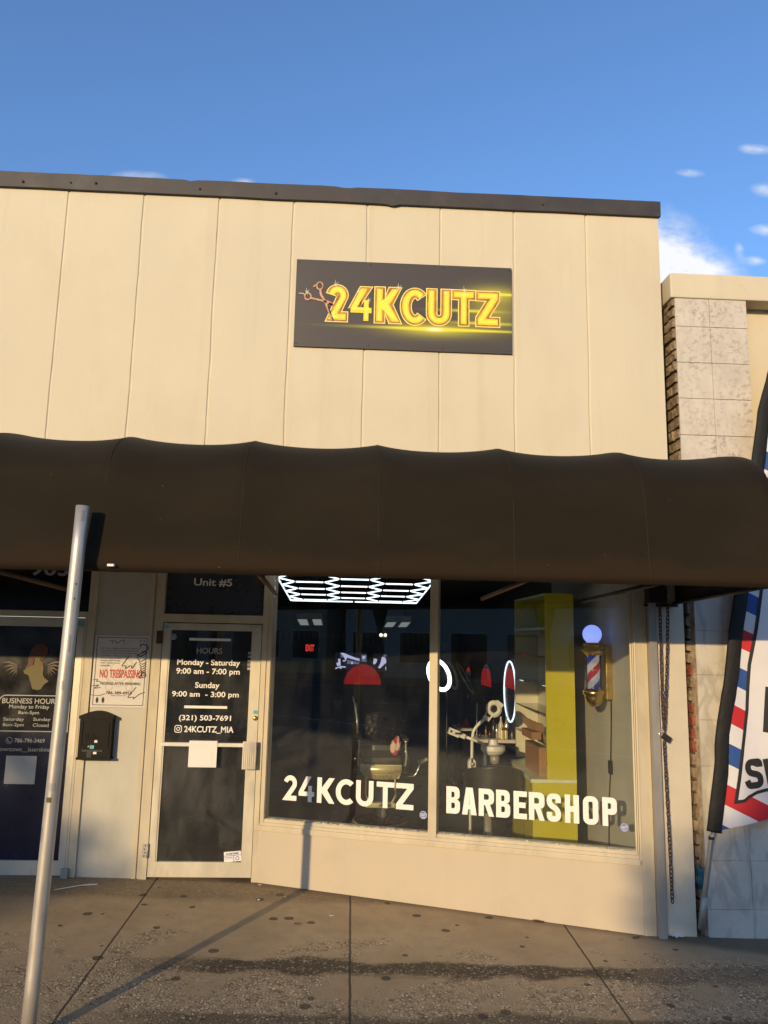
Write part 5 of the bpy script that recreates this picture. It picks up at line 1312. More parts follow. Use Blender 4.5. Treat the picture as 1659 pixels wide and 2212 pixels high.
def fixture(cr_, xa, xb, ytop, ynear, yfar, xfa, xfb, label):
    d1 = 6.1; d2 = 8.2
    a = at_y(*cr_(xa, ynear), d1); b = at_y(*cr_(xb, ynear), d1); c = at_y(*cr_(xfa, yfar), d2); d = at_y(*cr_(xfb, yfar), d2); t = at_y(*cr_(xa, ytop), d1)
    h = Vector((0, 0, t.z-a.z)); th = thing('ceiling_fixture', (a+b+c+d)/4, label, 'ceiling light', 'fluorescent fixtures')
    MB().add([a, b, d, c, a+h, b+h, d+h, c+h], [(0, 1, 2, 3), (4, 5, 6, 7), (0, 1, 5, 4), (2, 3, 7, 6), (1, 2, 6, 5), (0, 3, 7, 4)]).build('housing', 'fixture_white', th)
    dn = Vector((0, 0, -.004)); L = lambda p, q, f: p.lerp(q, f)
    for f0, f1 in ((.04, .40), (.62, .97)):
        MB().add([L(a, b, f0)+dn, L(a, b, f1)+dn, L(c, d, f1)+dn, L(c, d, f0)+dn], [(0, 1, 2, 3)]).build('lens', 'fixture_glow', th, fix=False)
fixture(c3, 365, 583, 382, 432, 482, 392, 595, 'left grey fluorescent fixture hanging below the black ceiling')
fixture(c3, 1138, 1352, 406, 458, 498, 1112, 1315, 'right grey fluorescent fixture hanging below the black ceiling')

# back wall: exit sign, screens, twin spot
p = at_y(*c3(446, 650), 13.9); q = at_y(*c3(518, 708), 13.9)
ex = thing('exit_sign', ((p.x+q.x)/2, 13.9, q.z), 'red glowing EXIT sign on the dark back wall', 'sign')
MB().box(p.x-.03, q.x+.03, 13.9, 13.96, q.z-.03, p.z+.03).build('casing', 'black_ceiling', ex)
mb = MB(); put_bm(mb, fit_bm(text_bm('EXIT', .03), (p.x, q.x, q.z, p.z)), FACE_Y(13.895)); mb.build('exit_lettering', 'exit_glow', ex)
def screen(x0, y0, x1, y1, shapes, label):
    p = at_y(*c3(x0, y0), 13.8); q = at_y(*c3(x1, y1), 13.8); t = thing('wall_screen', ((p.x+q.x)/2, 13.85, q.z), label, 'screen', 'screens on the back wall')
    MB().box(p.x-.02, q.x+.02, 13.8, 13.87, q.z-.02, p.z+.02, .008).build('casing', 'black_gloss', t)
    MB().box(p.x, q.x, 13.796, 13.799, q.z, p.z).build('screen_panel', 'screen_dark', t)
    for mt, off in (('screen_mid', .006), ('screen_pale', .009)):
        mb = MB()
        for k, (m_, pts) in enumerate(shapes):
            if m_ == mt[7:]: put_bm(mb, loops_bm([[P2(c3, a, b_, 13.8) for a, b_ in pts]]), FACE_Y(13.797-off-k*.0004))
        if mb.v: mb.build('picture', mt, t)
screen(698, 718, 968, 866, [('mid', [(745, 722), (912, 770), (912, 800), (800, 765), (745, 760)]), ('pale', [(742, 722), (770, 722), (880, 768), (905, 772), (905, 790), (800, 762), (790, 790), (765, 745)]), ('pale', [(700, 850), (745, 835), (790, 838), (785, 850), (760, 846), (745, 862), (735, 848), (700, 862)]), ('pale', [(722, 775), (742, 770), (745, 830), (715, 835), (708, 810), (726, 802)]),
     ('mid', [(800, 780), (905, 805), (905, 820), (800, 815)]), ('pale', [(762, 786), (785, 782), (786, 794), (764, 796)]), ('pale', [(835, 800), (850, 800), (850, 818), (836, 818)]), ('mid', [(925, 735), (968, 740), (965, 800), (925, 795)]), ('pale', [(930, 752), (960, 748), (950, 772), (932, 775)])], 'wide screen with a grey street picture on the back wall, left of the pair')
screen(1020, 728, 1250, 890, [('pale', [(1100, 755), (1125, 760), (1145, 800), (1120, 820), (1085, 855), (1065, 850), (1085, 815)]), ('pale', [(1130, 840), (1160, 850), (1195, 855), (1215, 835), (1215, 885), (1150, 878), (1128, 865)]), ('pale', [(1030, 770), (1060, 775), (1055, 800), (1038, 822), (1024, 815)]), ('mid', [(1165, 765), (1215, 760), (1215, 800), (1170, 795)]), ('mid', [(1222, 735), (1250, 738), (1250, 860), (1222, 860)]), ('pale', [(1180, 775), (1210, 772), (1205, 785), (1185, 787)]), ('mid', [(1110, 740), (1140, 735), (1145, 752), (1115, 756)])], 'screen with a grey picture of workers on the back wall, right of the pair')
p = at_y(*c3(1110, 572), 13.8); sp = thing('emergency_light', p, 'twin emergency spot light high on the back wall', 'spot light')
MB().box(p.x-.10, p.x+.10, 13.8, 13.9, p.z-.05, p.z+.02, .01).build('casing', 'fixture_white', sp)
for k in (-1, 1): MB().sphere((p.x+k*.055, 13.78, p.z+.01), .042, 14).build('spot_head', 'spot_glow', sp)

# arched mirror; its red and dark reflections are put in as colour
mat('red_reflection', (.55, .012, .012), .35, bmp=0, var=.05)
MATS['red_reflection'].node_tree.nodes['Principled BSDF'].inputs['Emission Color'].default_value = (1, .02, .02, 1)
MATS['red_reflection'].node_tree.nodes['Principled BSDF'].inputs['Emission Strength'].default_value = .13
ym = 9.2; A = P2(c3, 775, 990, ym); B = P2(c3, 1090, 990, ym); Tz = P2(c3, 930, 820, ym)[1]; Bz = P2(c3, 930, 1150, ym)[1]
am = thing('arched_mirror', ((A[0]+B[0])/2, ym, Bz), 'large arched mirror with a painted red reflection in its rounded top, behind the barber chair', 'mirror')
ar = lambda x0, x1, z0, zt, n=24: [((x0+x1)/2+(x1-x0)/2*math.cos(math.pi*i/n), z0+(zt-z0)*math.sin(math.pi*i/n)) for i in range(n+1)]
MB().prism([(B[0]+.012, Bz)]+ar(A[0]-.012, B[0]+.012, A[1], Tz+.012)+[(A[0]-.012, Bz)], ym, ym+.04).build('frame', 'black_gloss', am)
MB().prism(ar(A[0], B[0], A[1], Tz), ym-.006, ym-.001).build('reflection_panel', 'red_reflection', am)
MB().box(A[0], B[0], ym-.006, ym-.001, Bz, A[1]-.003).build('mirror_glass', 'black_gloss', am)
MB().box(A[0]-.2, B[0]+.2, ym-.02, ym+.4, 0, Bz-.002).build('cabinet', 'wood_dark', am)

# ring light and round mirrors along the right-hand wall
def ring3(cr_, c, la, sa, y, r, name, m, parent, n=44, dy=.0):
    C0 = at_y(*cr_(*c), y); L_ = at_y(*cr_(c[0]+la[0], c[1]+la[1]), y)-C0; S_ = at_y(*cr_(c[0]+sa[0], c[1]+sa[1]), y)-C0
    ex_ = math.sqrt(max(0, L_.length**2-S_.length**2)); S3 = S_+Vector((0, ex_, 0))
    return MB().tube([C0+L_*math.cos(2*math.pi*i/n)+S3*math.sin(2*math.pi*i/n) for i in range(n)], r, 10, closed=True).build(name, m, parent), C0, L_, S3
rl = thing('ring_light', at_y(*c5(128, 880), 4.1), 'bright white ring light on a thin stand behind the middle window post', 'ring light')
_, C0, L_, S3 = ring3(c5, (128, 770), (50, 100), (68, -33), 4.1, .026, 'lamp_ring', 'ring_tube', rl)
mb = MB(); b_ = C0+L_; mb.tube([b_, Vector((b_.x+.02, b_.y, 1.2)), Vector((b_.x+.02, b_.y, .05))], .010, 8)
for a in (0, 2.1, 4.2): mb.tube([(b_.x+.02, b_.y, .35), (b_.x+.02+.28*math.cos(a), b_.y+.28*math.sin(a), .015)], .008, 6)
mb.build('stand', 'black_gloss', rl)
r2 = thing('ring_reflection', at_y(*c5(215, 870), 5.0), 'grey ring imitating the mirrored ring light, half hidden behind it', 'mirror', 'mirrors of the barber stations')
ring3(c5, (215, 772), (35, 95), (38, -18), 5.0, .02, 'frame', 'fixture_white', r2)  # grey ring stands in for the ring light's reflection in a mirror
r3 = thing('oval_mirror', at_y(*c5(320, 900), 5.2), 'thin dark oval mirror leaning to the left, next to the ring light', 'mirror', 'mirrors of the barber stations')
ring3(c5, (315, 790), (62, 112), (26, -12), 5.2, .012, 'frame', 'pole_grey', r3)
def wall_mirror(xa, xb, yt, yb, lit, label, redtop, redbot):
    X = RX-.03; a = at_x(*c5(xa, (yt+yb)/2), X); b = at_x(*c5(xb, (yt+yb)/2), X); cy = (a.y+b.y)/2; ry = abs(a.y-b.y)/2
    zt = at_x(*c5((xa+xb)/2, yt), X).z; zb = at_x(*c5((xa+xb)/2, yb), X).z; cz = (zt+zb)/2; rz = (zt-zb)/2
    t = thing('wall_mirror', (X, cy, zb), label, 'mirror', 'mirrors of the barber stations')
    el = lambda k, x, n=48: [Vector((x, cy+ry*k*math.cos(2*math.pi*i/n), cz+rz*k*math.sin(2*math.pi*i/n))) for i in range(n)]
    MB().add(el(1, X)+el(1, X+.025), [list(range(48)), list(range(48, 96))]+[(i, (i+1) % 48, 48+(i+1) % 48, 48+i) for i in range(48)]).build('mirror_glass', 'black_gloss', t)
    MB().tube(el(1, X-.004), .012, 8, closed=True).build('frame', 'led_strip' if lit else 'black_gloss', t)
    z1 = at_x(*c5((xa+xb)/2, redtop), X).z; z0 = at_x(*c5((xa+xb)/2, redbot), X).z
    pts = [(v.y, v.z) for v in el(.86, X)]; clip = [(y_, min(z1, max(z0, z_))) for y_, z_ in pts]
    MB().prism(clip, X-.006, X-.001, 'yz').build('reflection_panel', 'red_reflection', t)  # red reflection put in as a faintly glowing panel
wall_mirror(430, 513, 685, 960, False, 'round wall mirror with a painted red reflection in its upper half, in a black frame', 725, 850)
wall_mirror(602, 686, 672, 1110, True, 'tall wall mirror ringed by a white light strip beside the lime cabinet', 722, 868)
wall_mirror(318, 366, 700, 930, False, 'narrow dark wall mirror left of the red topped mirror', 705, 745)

# station counters with bottles
def counter(cr_, x0, x1, ytop, y, dep, label, zf=0):
    p = at_y(*cr_(x0, ytop), y); q = at_y(*cr_(x1, ytop), y); t = thing('counter', ((p.x+q.x)/2, y, 0), label, 'counter', 'barber station counters')
    MB().box(p.x, q.x, y, y+dep, p.z-.035, p.z).build('top', 'white_edge', t)
    MB().box(p.x+.03, q.x, y+.04, y+dep, 0, p.z-.036).build('cabinet', 'black_gloss', t); return p.z
z1 = counter(cM, 655, 1300, 762, 3.2, .45, 'black barber counter with a white edged top, next to the lime cabinet')
z2 = counter(cM, 250, 545, 563, 5.4, .5, 'farther black barber counter with a white edged top, left of the magnifier')
def bottle(cr_, x, yb, yt, w, m, label, y, neck=.45, name='bottle', cat='bottle'):
    p = at_y(*cr_(x, yb), y); t = at_y(*cr_(x, yt), y); r = (at_y(*cr_(x+w/2, yb), y)-at_y(*cr_(x-w/2, yb), y)).length/2; h = t.z-p.z
    o = MB().lathe([(r*.9, 0), (r, h*.04), (r, h*.62), (r*.55, h*.76), (r*neck*.75, h*.82), (r*neck*.75, h), (r*.05, h)], (p.x, y+.12, p.z+.0005), 16).build(name, m)
    tag(o, label, cat, 'things on the barber counters')
ZB = 762
for a in ((1065, ZB, 380, 95, 'bottle_white', 'white bottle with a red label standing at the back of the near counter'), (1165, ZB, 378, 85, 'clear_jar', 'clear tall jar on the near counter beside the lime cabinet'), (935, ZB, 420, 88, 'bottle_dark', 'dark spray bottle in the middle of the near counter'), (800, ZB, 545, 42, 'bottle_amber', 'small brown bottle with white cap on the near counter'), (870, ZB, 600, 60, 'bottle_dark', 'short dark bottle on the near counter beside the brown bottle'), (990, ZB, 515, 55, 'clear_jar', 'clear flask on the near counter behind the gold clippers'), (1255, ZB, 630, 48, 'clear_jar', 'short clear glass at the end of the near counter'), (690, ZB, 640, 50, 'bottle_dark', 'squat dark bottle on the left end of the near counter')): bottle(cM, *a, 3.25)
bottle(cM, 445, 560, 412, 92, 'bottle_red', 'red bottle standing on the far counter', 5.45); bottle(cM, 330, 560, 478, 60, 'leaf_litter', 'small brown jar on the far counter left of the red bottle', 5.45); bottle(cM, 380, 560, 490, 50, 'bottle_red', 'small red jar on the far counter beside the red bottle', 5.45)
p = at_y(*cM(1095, 765), 3.2); gcl = thing('clippers', (p.x, 3.26, p.z), 'gold hair clippers standing upright in front of the white bottle', 'clippers', 'things on the barber counters')
for k in (-1, 1):
    MB().box(p.x+k*.022-.017, p.x+k*.022+.017, 3.21, 3.245, z1+.001, z1+.105, .008).build('clipper_body', 'gold_chrome', gcl)
mb = MB().box(p.x-.042, p.x+.042, 3.205, 3.25, z1+.1055, z1+.135, .006); mb.build('clipper_head', 'brass', gcl)

# lime display cabinet
UY0, UY1 = 1.15, 2.45
uxa = at_y(*cU(388, 900), UY0).x; uxb = at_y(*cU(683, 900), UY0).x; uz1 = at_y(*cU(500, 95), UY0).z
ubz = at_y(*cU(330, 2000), UY0).z; ubx = at_y(*cU(250, 2000), UY0).x
cab = thing('display_cabinet', ((uxa+uxb)/2, UY0, 0), 'tall lime yellow display cabinet with open glass shelves behind the right window', 'cabinet')
MB().box(uxa, uxb, UY0, UY0+.02, ubz+.001, uz1).build('front_panel', 'lime_laminate', cab)
MB().box(uxa, uxb, UY1-.02, UY1, ubz+.001, uz1-.021).build('far_panel', 'lime_laminate', cab)
MB().box(uxa+.006, uxb-.026, UY1-.024, UY1-.0205, ubz+.002, uz1-.4).build('far_lining', 'cream_laminate', cab)
MB().box(uxb-.02, uxb, UY0+.021, UY1-.021, ubz+.001, uz1-.021).build('back_panel', 'cream_laminate', cab)
MB().box(uxa, uxb, UY0+.0205, UY1, uz1-.02, uz1).build('top_panel', 'lime_edge', cab)
zc = at_y(*cU(372, 440), UY0).z
MB().box(uxa, uxb-.021, UY0+.021, UY1-.021, zc-.02, zc).build('shelf', 'lime_edge', cab)
MB().box(uxb-.026, uxb-.021, UY0+.021, UY1-.021, zc+.001, uz1-.022).build('upper_lining', 'lime_laminate', cab)
SZ = []
for k, yy in enumerate((742, 1042, 1335, 1642)):
    z = at_y(*cU(392, yy), UY0).z; SZ.append(z)
    MB().box(uxa+.004, uxb-.021, UY0+.021, UY1-.026, z-.008, z).build('glass_shelf', 'shelf_glass', cab)
mb = MB()
for z in SZ:
    for Y in (UY0+.25, UY1-.35): mb.box(uxb-.05, uxb-.021, Y, Y+.03, z-.022, z-.0085)
build_each(mb, 'shelf_bracket', 'chrome', cab)
fl_ = at_z(*cU(40, 1800), ubz); MB().prism([(ubx, UY0), (uxb, UY0), (uxb, UY1+.1), (max(fl_.x, 3.55), min(fl_.y, UY1+.3))], 0, ubz-.03, 'xy').build('base_unit', 'lime_laminate', cab)
MB().prism([(ubx-.015, UY0-.006), (uxb, UY0-.006), (uxb, UY1+.1), (max(fl_.x, 3.55)-.02, min(fl_.y, UY1+.3))], ubz-.0295, ubz, 'xy').build('counter_top', 'lime_edge', cab)
def lift_box(cr_, xa, xb, ya, yb, y, dep, name, m, label, cat, rot=0, zfloor=None):
    p = at_y(*cr_(xa, ya), y); q = at_y(*cr_(xb, yb), y); z0 = q.z if zfloor is None else zfloor
    t = thing(name, ((p.x+q.x)/2, y+dep/2, z0), label, cat)
    MB().box(p.x, q.x, y, y+dep, z0+.0005, p.z, .003).build('body', m, t)
    return t, p, q, z0
bxx, p, q, z0 = lift_box(cU, 318, 412, 1680, 1985, 1.30, .55, 'cardboard_box', 'cardboard', 'big brown cardboard box on the counter of the lime cabinet', 'box', zfloor=ubz)
MB().box(p.x+.02, q.x-.02, 1.296, 1.2995, z0+.02, z0+.08).build('print', 'brown_paper', bxx); MB().box(p.x+.0, q.x, 1.30, 1.85, p.z+.0005, p.z+.004).build('flap', 'brown_paper', bxx)
b2, p, q, z0 = lift_box(cU, 240, 345, 1518, 1578, 1.45, .4, 'carton', 'cardboard', 'small flat carton on the lowest glass shelf of the lime cabinet', 'box', zfloor=SZ[3])
MB().box(p.x+.004, q.x-.004, 1.447, 1.4495, z0+.006, p.z-.006).build('front_face', 'cardboard', b2)
mb = MB(); q0 = at_y(*cU(150, 1385), 1.9); q1 = at_y(*cU(360, 1540), 1.5)
mb.grid(lambda a, b: Vector(q0).lerp(q1, a)+Vector((0, .06*(b-.5), (b-.5)*.13*(.5+.8*a)+.012*nz(a*5, b*5))), 14, 6, False)
o = mb.build('paper_bag', 'brown_paper', fix=False); o.modifiers.new('thickness', 'SOLIDIFY').thickness = .012; tag(o, 'crumpled brown paper bag lying over the small carton', 'paper bag')

# barber pole on the right-hand wall
BY = .80; g_ = at_y(*c5(1237, 475), BY); gr = (at_y(*c5(1304, 475), BY)-g_).length; bx = at_y(*c5(1247, 740), BY).x
zf = lambda yy: at_y(*c5(1245, yy), BY).z
pw = lambda w: (at_y(*c5(1245+w, 740), BY)-at_y(*c5(1245, 740), BY)).length
bp = thing('barber_pole', (bx, BY, zf(1000)), 'brass barber pole with spiral stripes and glowing blue globe behind the right window', 'barber pole')
MB().sphere((bx-.004, BY, g_.z), gr, 28).build('globe', 'globe_glow', bp)
zc1, zc0 = zf(540), zf(625)
h = zc1-zc0
MB().lathe([(pw(40), zc1+.01), (pw(70), zc1), (pw(72), zc1-h*.25), (pw(60), zc1-h*.35), (pw(60), zc1-h*.5), (pw(85), zc1-h*.55), (pw(85), zc1-h*.72), (pw(66), zc1-h*.8), (pw(60), zc0), (.01, zc0)], (bx, BY, 0), 32).build('upper_cap', 'brass', bp)
zs0 = zf(868); stripe_material(bx, BY, zs0, pw(250)); MB().lathe([(pw(43), zs0), (pw(43), zc0-.0005)], (bx, BY, 0), 32).build('striped_cylinder', 'pole_stripes', bp)
MB().lathe([(pw(58), zs0), (pw(58), zc0-.0005)], (bx, BY, 0), 32).build('glass_tube', 'lens_glass', bp)
zl = zf(998); hh = zs0-zl
MB().lathe([(.01, zs0-.0005), (pw(62), zs0-.0005), (pw(62), zs0-hh*.08), (pw(76), zs0-hh*.1), (pw(76), zs0-hh*.34), (pw(66), zs0-hh*.38), (pw(66), zs0-hh*.5), (pw(60), zs0-hh*.7), (pw(44), zs0-hh*.88), (pw(20), zl), (.004, zl)], (bx, BY, 0), 32).build('lower_bowl', 'brass', bp)
bkx = at_y(*c5(1372, 740), BY).x; bkx = min(bkx, RX-.035)
mb = MB().box(bkx-.022, RX-.001, BY-.028, BY+.028, zf(945), zf(548), .004); mb.build('wall_bracket', 'brass', bp)
MB().tube([(bx, BY, zs0-hh*.25), (bkx, BY, zs0-hh*.25)], .010, 10).tube([(bx, BY, zc1-h*.6), (bkx, BY, zc1-h*.6)], .010, 10).build('bracket_arm', 'brass', bp)
cx_ = RX-.012; c0 = at_x(*c6(1376, 40), cx_)
pts = [Vector((cx_, BY, zf(950))), at_x(*c6(1376, 200), cx_), at_x(*c6(1372, 480), cx_), at_x(*c6(1370, 560), cx_), at_x(*c6(1362, 760), cx_), at_x(*c6(1360, 1080), cx_)]
MB().tube(dense(pts, 5), .0045, 6).build('power_cord', 'black_gloss', bp)
s_ = at_x(*c6(1371, 518), cx_-.004); MB().box(cx_-.02, cx_+.008, s_.y-.022, s_.y+.022, s_.z-.055, s_.z+.055, .006).build('cord_switch', 'rubber', bp)

# barber chair
KYc = 3.1; pc = lambda x, y, yy=KYc: at_y(*cC(x, y), yy)
cxm = pc(490, 1200).x; W = lambda x: pc(x, 1200).x; Zc = lambda y: pc(490, y).z
bc = thing('barber_chair', (cxm, KYc, 0), 'black and gold barber chair with tufted leather back facing the left window', 'barber chair')
MB().lathe([(.01, .055), (.12, .06), (.27, .040), (.295, .02), (.30, .0)], (cxm-.0, KYc, .0), 40).build('base_plate', 'black_gloss', bc)
MB().lathe([(.30, .003), (.306, .012), (.30, .022)], (cxm, KYc, 0), 40).build('base_rim', 'gold_chrome', bc)
MB().lathe([(.085, .06), (.075, .10), (.075, Zc(1480)), (.11, Zc(1470)+.01)], (cxm, KYc, 0), 28).build('pump_column', 'chrome', bc)
zA, zB_ = Zc(1340), Zc(1212); xa, xb = W(155), W(800)
fr_ = KYc-.28
mb = MB().box(xa, xb, fr_+.02, fr_+.50, zA, zB_, .012).grid(lambda a, b: (xa+(xb-xa)*a, fr_+.018-.075*(1-(2*a-1)**2)-.018*math.sin(math.pi*b), zA+.004+(zB_-zA-.008)*b), 24, 8); mb.build('seat_frame', 'gold_chrome', bc)
mb = MB().prism([(W(175), zA-.001), (W(790), zA-.001), (W(760), Zc(1430)), (W(250), Zc(1430))], fr_+.01, fr_+.40).grid(lambda a, b: (W(250-75*b)+(W(760+30*b)-W(250-75*b))*a, fr_+.008-.065*(1-(2*a-1)**2)+.02*(1-b), Zc(1430)+(zA-.002-Zc(1430))*b), 24, 5); mb.build('apron', 'gold_chrome', bc)
mb = MB()
for k in range(6):
    x0 = W(285+k*62); w = W(340)-W(285); zt_, zb_ = Zc(1368), Zc(1422); t = .004
    put_bm(mb, loops_bm([stroke([(x0, zb_), (x0, zt_), (x0+w*.8, zt_), (x0+w*.8, zb_+.008), (x0+w*.35, zb_+.008), (x0+w*.35, zt_-.010), (x0+w*.55, zt_-.010)], t)]), FACE_Y(fr_-.068+.03*abs(k-2.5)/2.5))
mb.build('key_pattern', 'wood_dark', bc)
MB().box(W(285), W(650), fr_+.02, fr_+.3, Zc(1535), Zc(1435), .006).build('under_frame', 'black_gloss', bc)
mb = MB(); 
for sg_ in (-1, 1):
    xe = W(245) if sg_ < 0 else W(700); mb.tube(dense([Vector((xe, fr_+.02, Zc(1430))), Vector((xe+.0*sg_, fr_-.04, Zc(1560))), Vector((xe-.0, fr_-.10, Zc(1660))), Vector((xe-sg_*.045, fr_-.16, Zc(1760)))], 5), .012, 10)
mb.build('footrest_arm', 'gold_chrome', bc)
MB().box(W(240), W(690), fr_-.22, fr_-.12, Zc(1815), Zc(1745), .008).build('footrest', 'gold_chrome', bc)
mb = MB().box(W(165), W(800), fr_-.03, fr_+.50, zB_+.001, Zc(1085), .035); mb.build('seat_cushion', 'leather_black', bc)
MB().box(W(360), W(640), KYc+.16, KYc+.19, Zc(1075), Zc(998)).build('back_bar', 'gold_chrome', bc)
# tufted back
tx0_, tx1_, tz0_, tz1_ = W(228), W(752), Zc(930), Zc(458); buttons = [(285, 712), (492, 730), (702, 728), (385, 572), (605, 588), (385, 850), (605, 860)]
BT = [(pc(a, b).x, pc(a, b).z) for a, b in buttons]
def tuft(a, b):
    x = tx0_+(tx1_-tx0_)*a; hgt = tz0_+(tz1_-tz0_)*b; u = a*2-1; v = b*2-1
    x = (tx0_+tx1_)/2+(tx1_-tx0_)/2*u*(1-.10*v*v); hgt = (tz0_+tz1_)/2+(tz1_-tz0_)/2*v*(1-.16*u*u)
    d = .055*(1-u**6)*(1-v**6)
    for bx_, bz_ in BT: d -= .034*math.exp(-((x-bx_)**2+(hgt-bz_)**2)/.0006)
    d -= .010*abs(math.sin((x-tx0_)*30+(hgt-tz0_)*34))**.25*0-.0; d -= .012*(math.exp(-((((x-cxm)/.052+(hgt-tz0_)/.06) % 2-1)/.16)**2)+math.exp(-((((x-cxm)/.052-(hgt-tz0_)/.06) % 2-1)/.16)**2))
    return (x, KYc+.24-d+.10*(hgt-tz0_), hgt)
MB().grid(tuft, 44, 36).prism([(tx0_+.01, tz0_+.02), (tx1_-.01, tz0_+.02), (tx1_-.02, tz1_-.03), (tx0_+.02, tz1_-.03)], KYc+.29, KYc+.34).build('backrest', 'leather_black', bc)
mb = MB()
for bx_, bz_ in BT: mb.sphere((bx_, KYc+.24-.02+.10*(bz_-tz0_), bz_), .008, 10)
build_each(mb, 'tuft_button', 'brass', bc)
for sg_, xs_ in ((-1, 125), (1, 860)):
    x = W(xs_); MB().tube(dense([Vector((x, fr_+.05, Zc(1240))), Vector((x+sg_*.01, fr_+.03, Zc(1080))), Vector((x, fr_+.03, Zc(930))), Vector((x+sg_*.01, fr_+.02, Zc(830)))], 5), [.013]*15+[.016], 10).sphere((x, fr_+.02, Zc(850)), .02, 12).sphere((x, fr_+.03, Zc(1010)), .016, 12).build('arm_post', 'chrome', bc)
    MB().box(x-.035, x+.035, fr_, fr_+.42, Zc(835), Zc(800), .012).build('armrest', 'leather_black', bc)
    MB().box(x-.05, x+.01 if sg_ < 0 else x+.05, fr_+.05, fr_+.40, Zc(1390), Zc(1110), .02).build('side_panel', 'black_gloss', bc)
x = W(110); MB().tube([Vector((x, KYc+.2, Zc(800))), Vector((x-.01, KYc+.25, Zc(580))), Vector((W(60), KYc+.3, Zc(390))), Vector((W(15), KYc+.33, Zc(210)))], .014, 8).build('back_strut', 'chrome', bc)
MB().tube(dense([Vector((W(800), KYc, Zc(1440))), Vector((W(1010), KYc-.1, Zc(1420))), Vector((W(1075), KYc-.1, Zc(1330))), Vector((W(1110), KYc-.1, Zc(1235)))], 4), .014, 10).build('lever_arm', 'chrome', bc)
a, b = pc(1095, 1250, KYc-.1), pc(1235, 1170, KYc-.1); d_ = (b-a).normalized(); MB().add(obox(a.lerp(b, .5), (b-a).length/2, .05, .014, (d_, Vector((0, 1, 0)), d_.cross(Vector((0, 1, 0))))), BF).build('lever_pad', 'chrome', bc)
# towel
bm_ = bmesh.new(); bmesh.ops.create_icosphere(bm_, subdivisions=4, radius=1); tc = pc(735, 960, fr_-.01)
for v in bm_.verts:
    q = v.co.copy(); k = 1+.28*nz(q.x*1.8, q.y*1.8, q.z*1.8)+.14*nz(q.x*5, q.y*5, q.z*5); zz = q.z*k
    w_ = .062*(1-.52*max(0, zz))*k; v.co = tc+Vector((q.x*w_+.012*zz, q.y*w_*.7, zz*.098))
def towel_material():
    m, nt, b = nt_new('towel'); v = pos_node(nt, (1, 1, .6)); n = noise_node(nt, v, 13, 2, .5)
    nt.links.new(mixc(nt, ramp(nt, n, .50, .53), (.62, .46, .38), (.42, .035, .02)), b.inputs['Base Color']); b.inputs['Roughness'].default_value = .9
towel_material(); tw = MB().bm(bm_, True).build('towel', 'towel'); tag(tw, 'crumpled white and red towel on the right arm of the barber chair', 'towel')

# facial steamer with magnifying lamp
SYm = 1.75; pm = lambda x, y, yy=SYm: at_y(*cM(x, y), yy)
st_ = thing('facial_steamer', pm(880, 1190), 'cream facial steamer with nozzle arm and glass jar in front of the counter', 'steamer')
mx = lambda a, b: (pm(b, 900)-pm(a, 900)).length
cxs = pm(892, 900).x; zt, zm, zl = pm(892, 790).z, pm(892, 860).z, pm(892, 1010).z
MB().lathe([(.01, zt+.02), (mx(815, 960)/2, zt+.018), (mx(800, 985)/2, zm+.01), (mx(690, 1100)/2, zm-.004), (mx(685, 1105)/2, zm-.03), (mx(685, 1105)/2, zl+.035), (mx(720, 1060)/2, zl+.005), (mx(780, 1010)/2, zl-.012), (.01, zl-.012)], (cxs, SYm, 0), 36, 'z', False).build('head', 'white_plastic', st_)
jx = pm(918, 1000).x; MB().lathe([(mx(835, 1005)/2, zl-.0125), (mx(840, 1000)/2, zl-.06), (mx(850, 990)/2, pm(900, 1185).z), (.01, pm(900, 1185).z)], (jx, SYm, 0), 28).build('glass_jar', 'clear_jar', st_)
MB().tube([pm(750, 985), pm(750, 1190), Vector((pm(750, 1190).x, SYm, .05))], mx(725, 777)/2, 14).build('stand', 'white_plastic', st_)
mb = MB(); bx_ = pm(750, 1190).x
for k in range(5): a = k*1.2566; mb.tube([(bx_, SYm, .08), (bx_+.24*math.cos(a), SYm+.24*math.sin(a), .04)], .016, 8)
mb.build('foot', 'white_plastic', st_)
MB().tube([pm(745, 845, SYm-.08), pm(560, 770, SYm-.08), pm(395, 705, SYm-.08)], mx(0, 52)/2, 14).build('nozzle_arm', 'white_plastic', st_)
a, b = pm(400, 710, SYm-.09), pm(285, 665, SYm-.09); d_ = (b-a).normalized(); n_ = Vector((0, -1, 0)); e_ = d_.cross(n_)
MB().add(obox(a.lerp(b, .5), (b-a).length/2, .028, mx(0, 78)/2, (d_, n_, e_)), BF).build('nozzle_collar', 'white_plastic', st_)
a2, b2_ = pm(300, 672, SYm-.1), pm(118, 598, SYm-.1); d_ = (b2_-a2).normalized(); e_ = d_.cross(n_)
nzl = MB().add(obox(a2.lerp(b2_, .5), (b2_-a2).length/2, .032, mx(0, 108)/2, (d_, n_, e_)), BF).build('nozzle', 'white_plastic', st_)
f0 = pm(165, 617, SYm-.135); MB().lathe([(mx(0, 40)/2, 0), (mx(0, 36)/2, -.004)], f0, 16, 'y').box(f0.x+.035, f0.x+.10, f0.y-.003, f0.y, f0.z-.028, f0.z-.010).build('nozzle_opening', 'black_ink', nzl)
ml = thing('magnifying_lamp', pm(495, 1330), 'cream magnifying lamp with round lens on a bent arm, left of the steamer', 'magnifier lamp')
MB().tube(dense([pm(522, 1085), pm(525, 900), pm(530, 740), pm(560, 600), pm(655, 480), pm(775, 385)], 6), mx(0, 54)/2, 14).build('bent_arm', 'white_plastic', ml)
lc = pm(905, 225, SYm-.03); R_ = mx(0, 268)/2; ri = mx(0, 122)/2
ty = lambda v: v
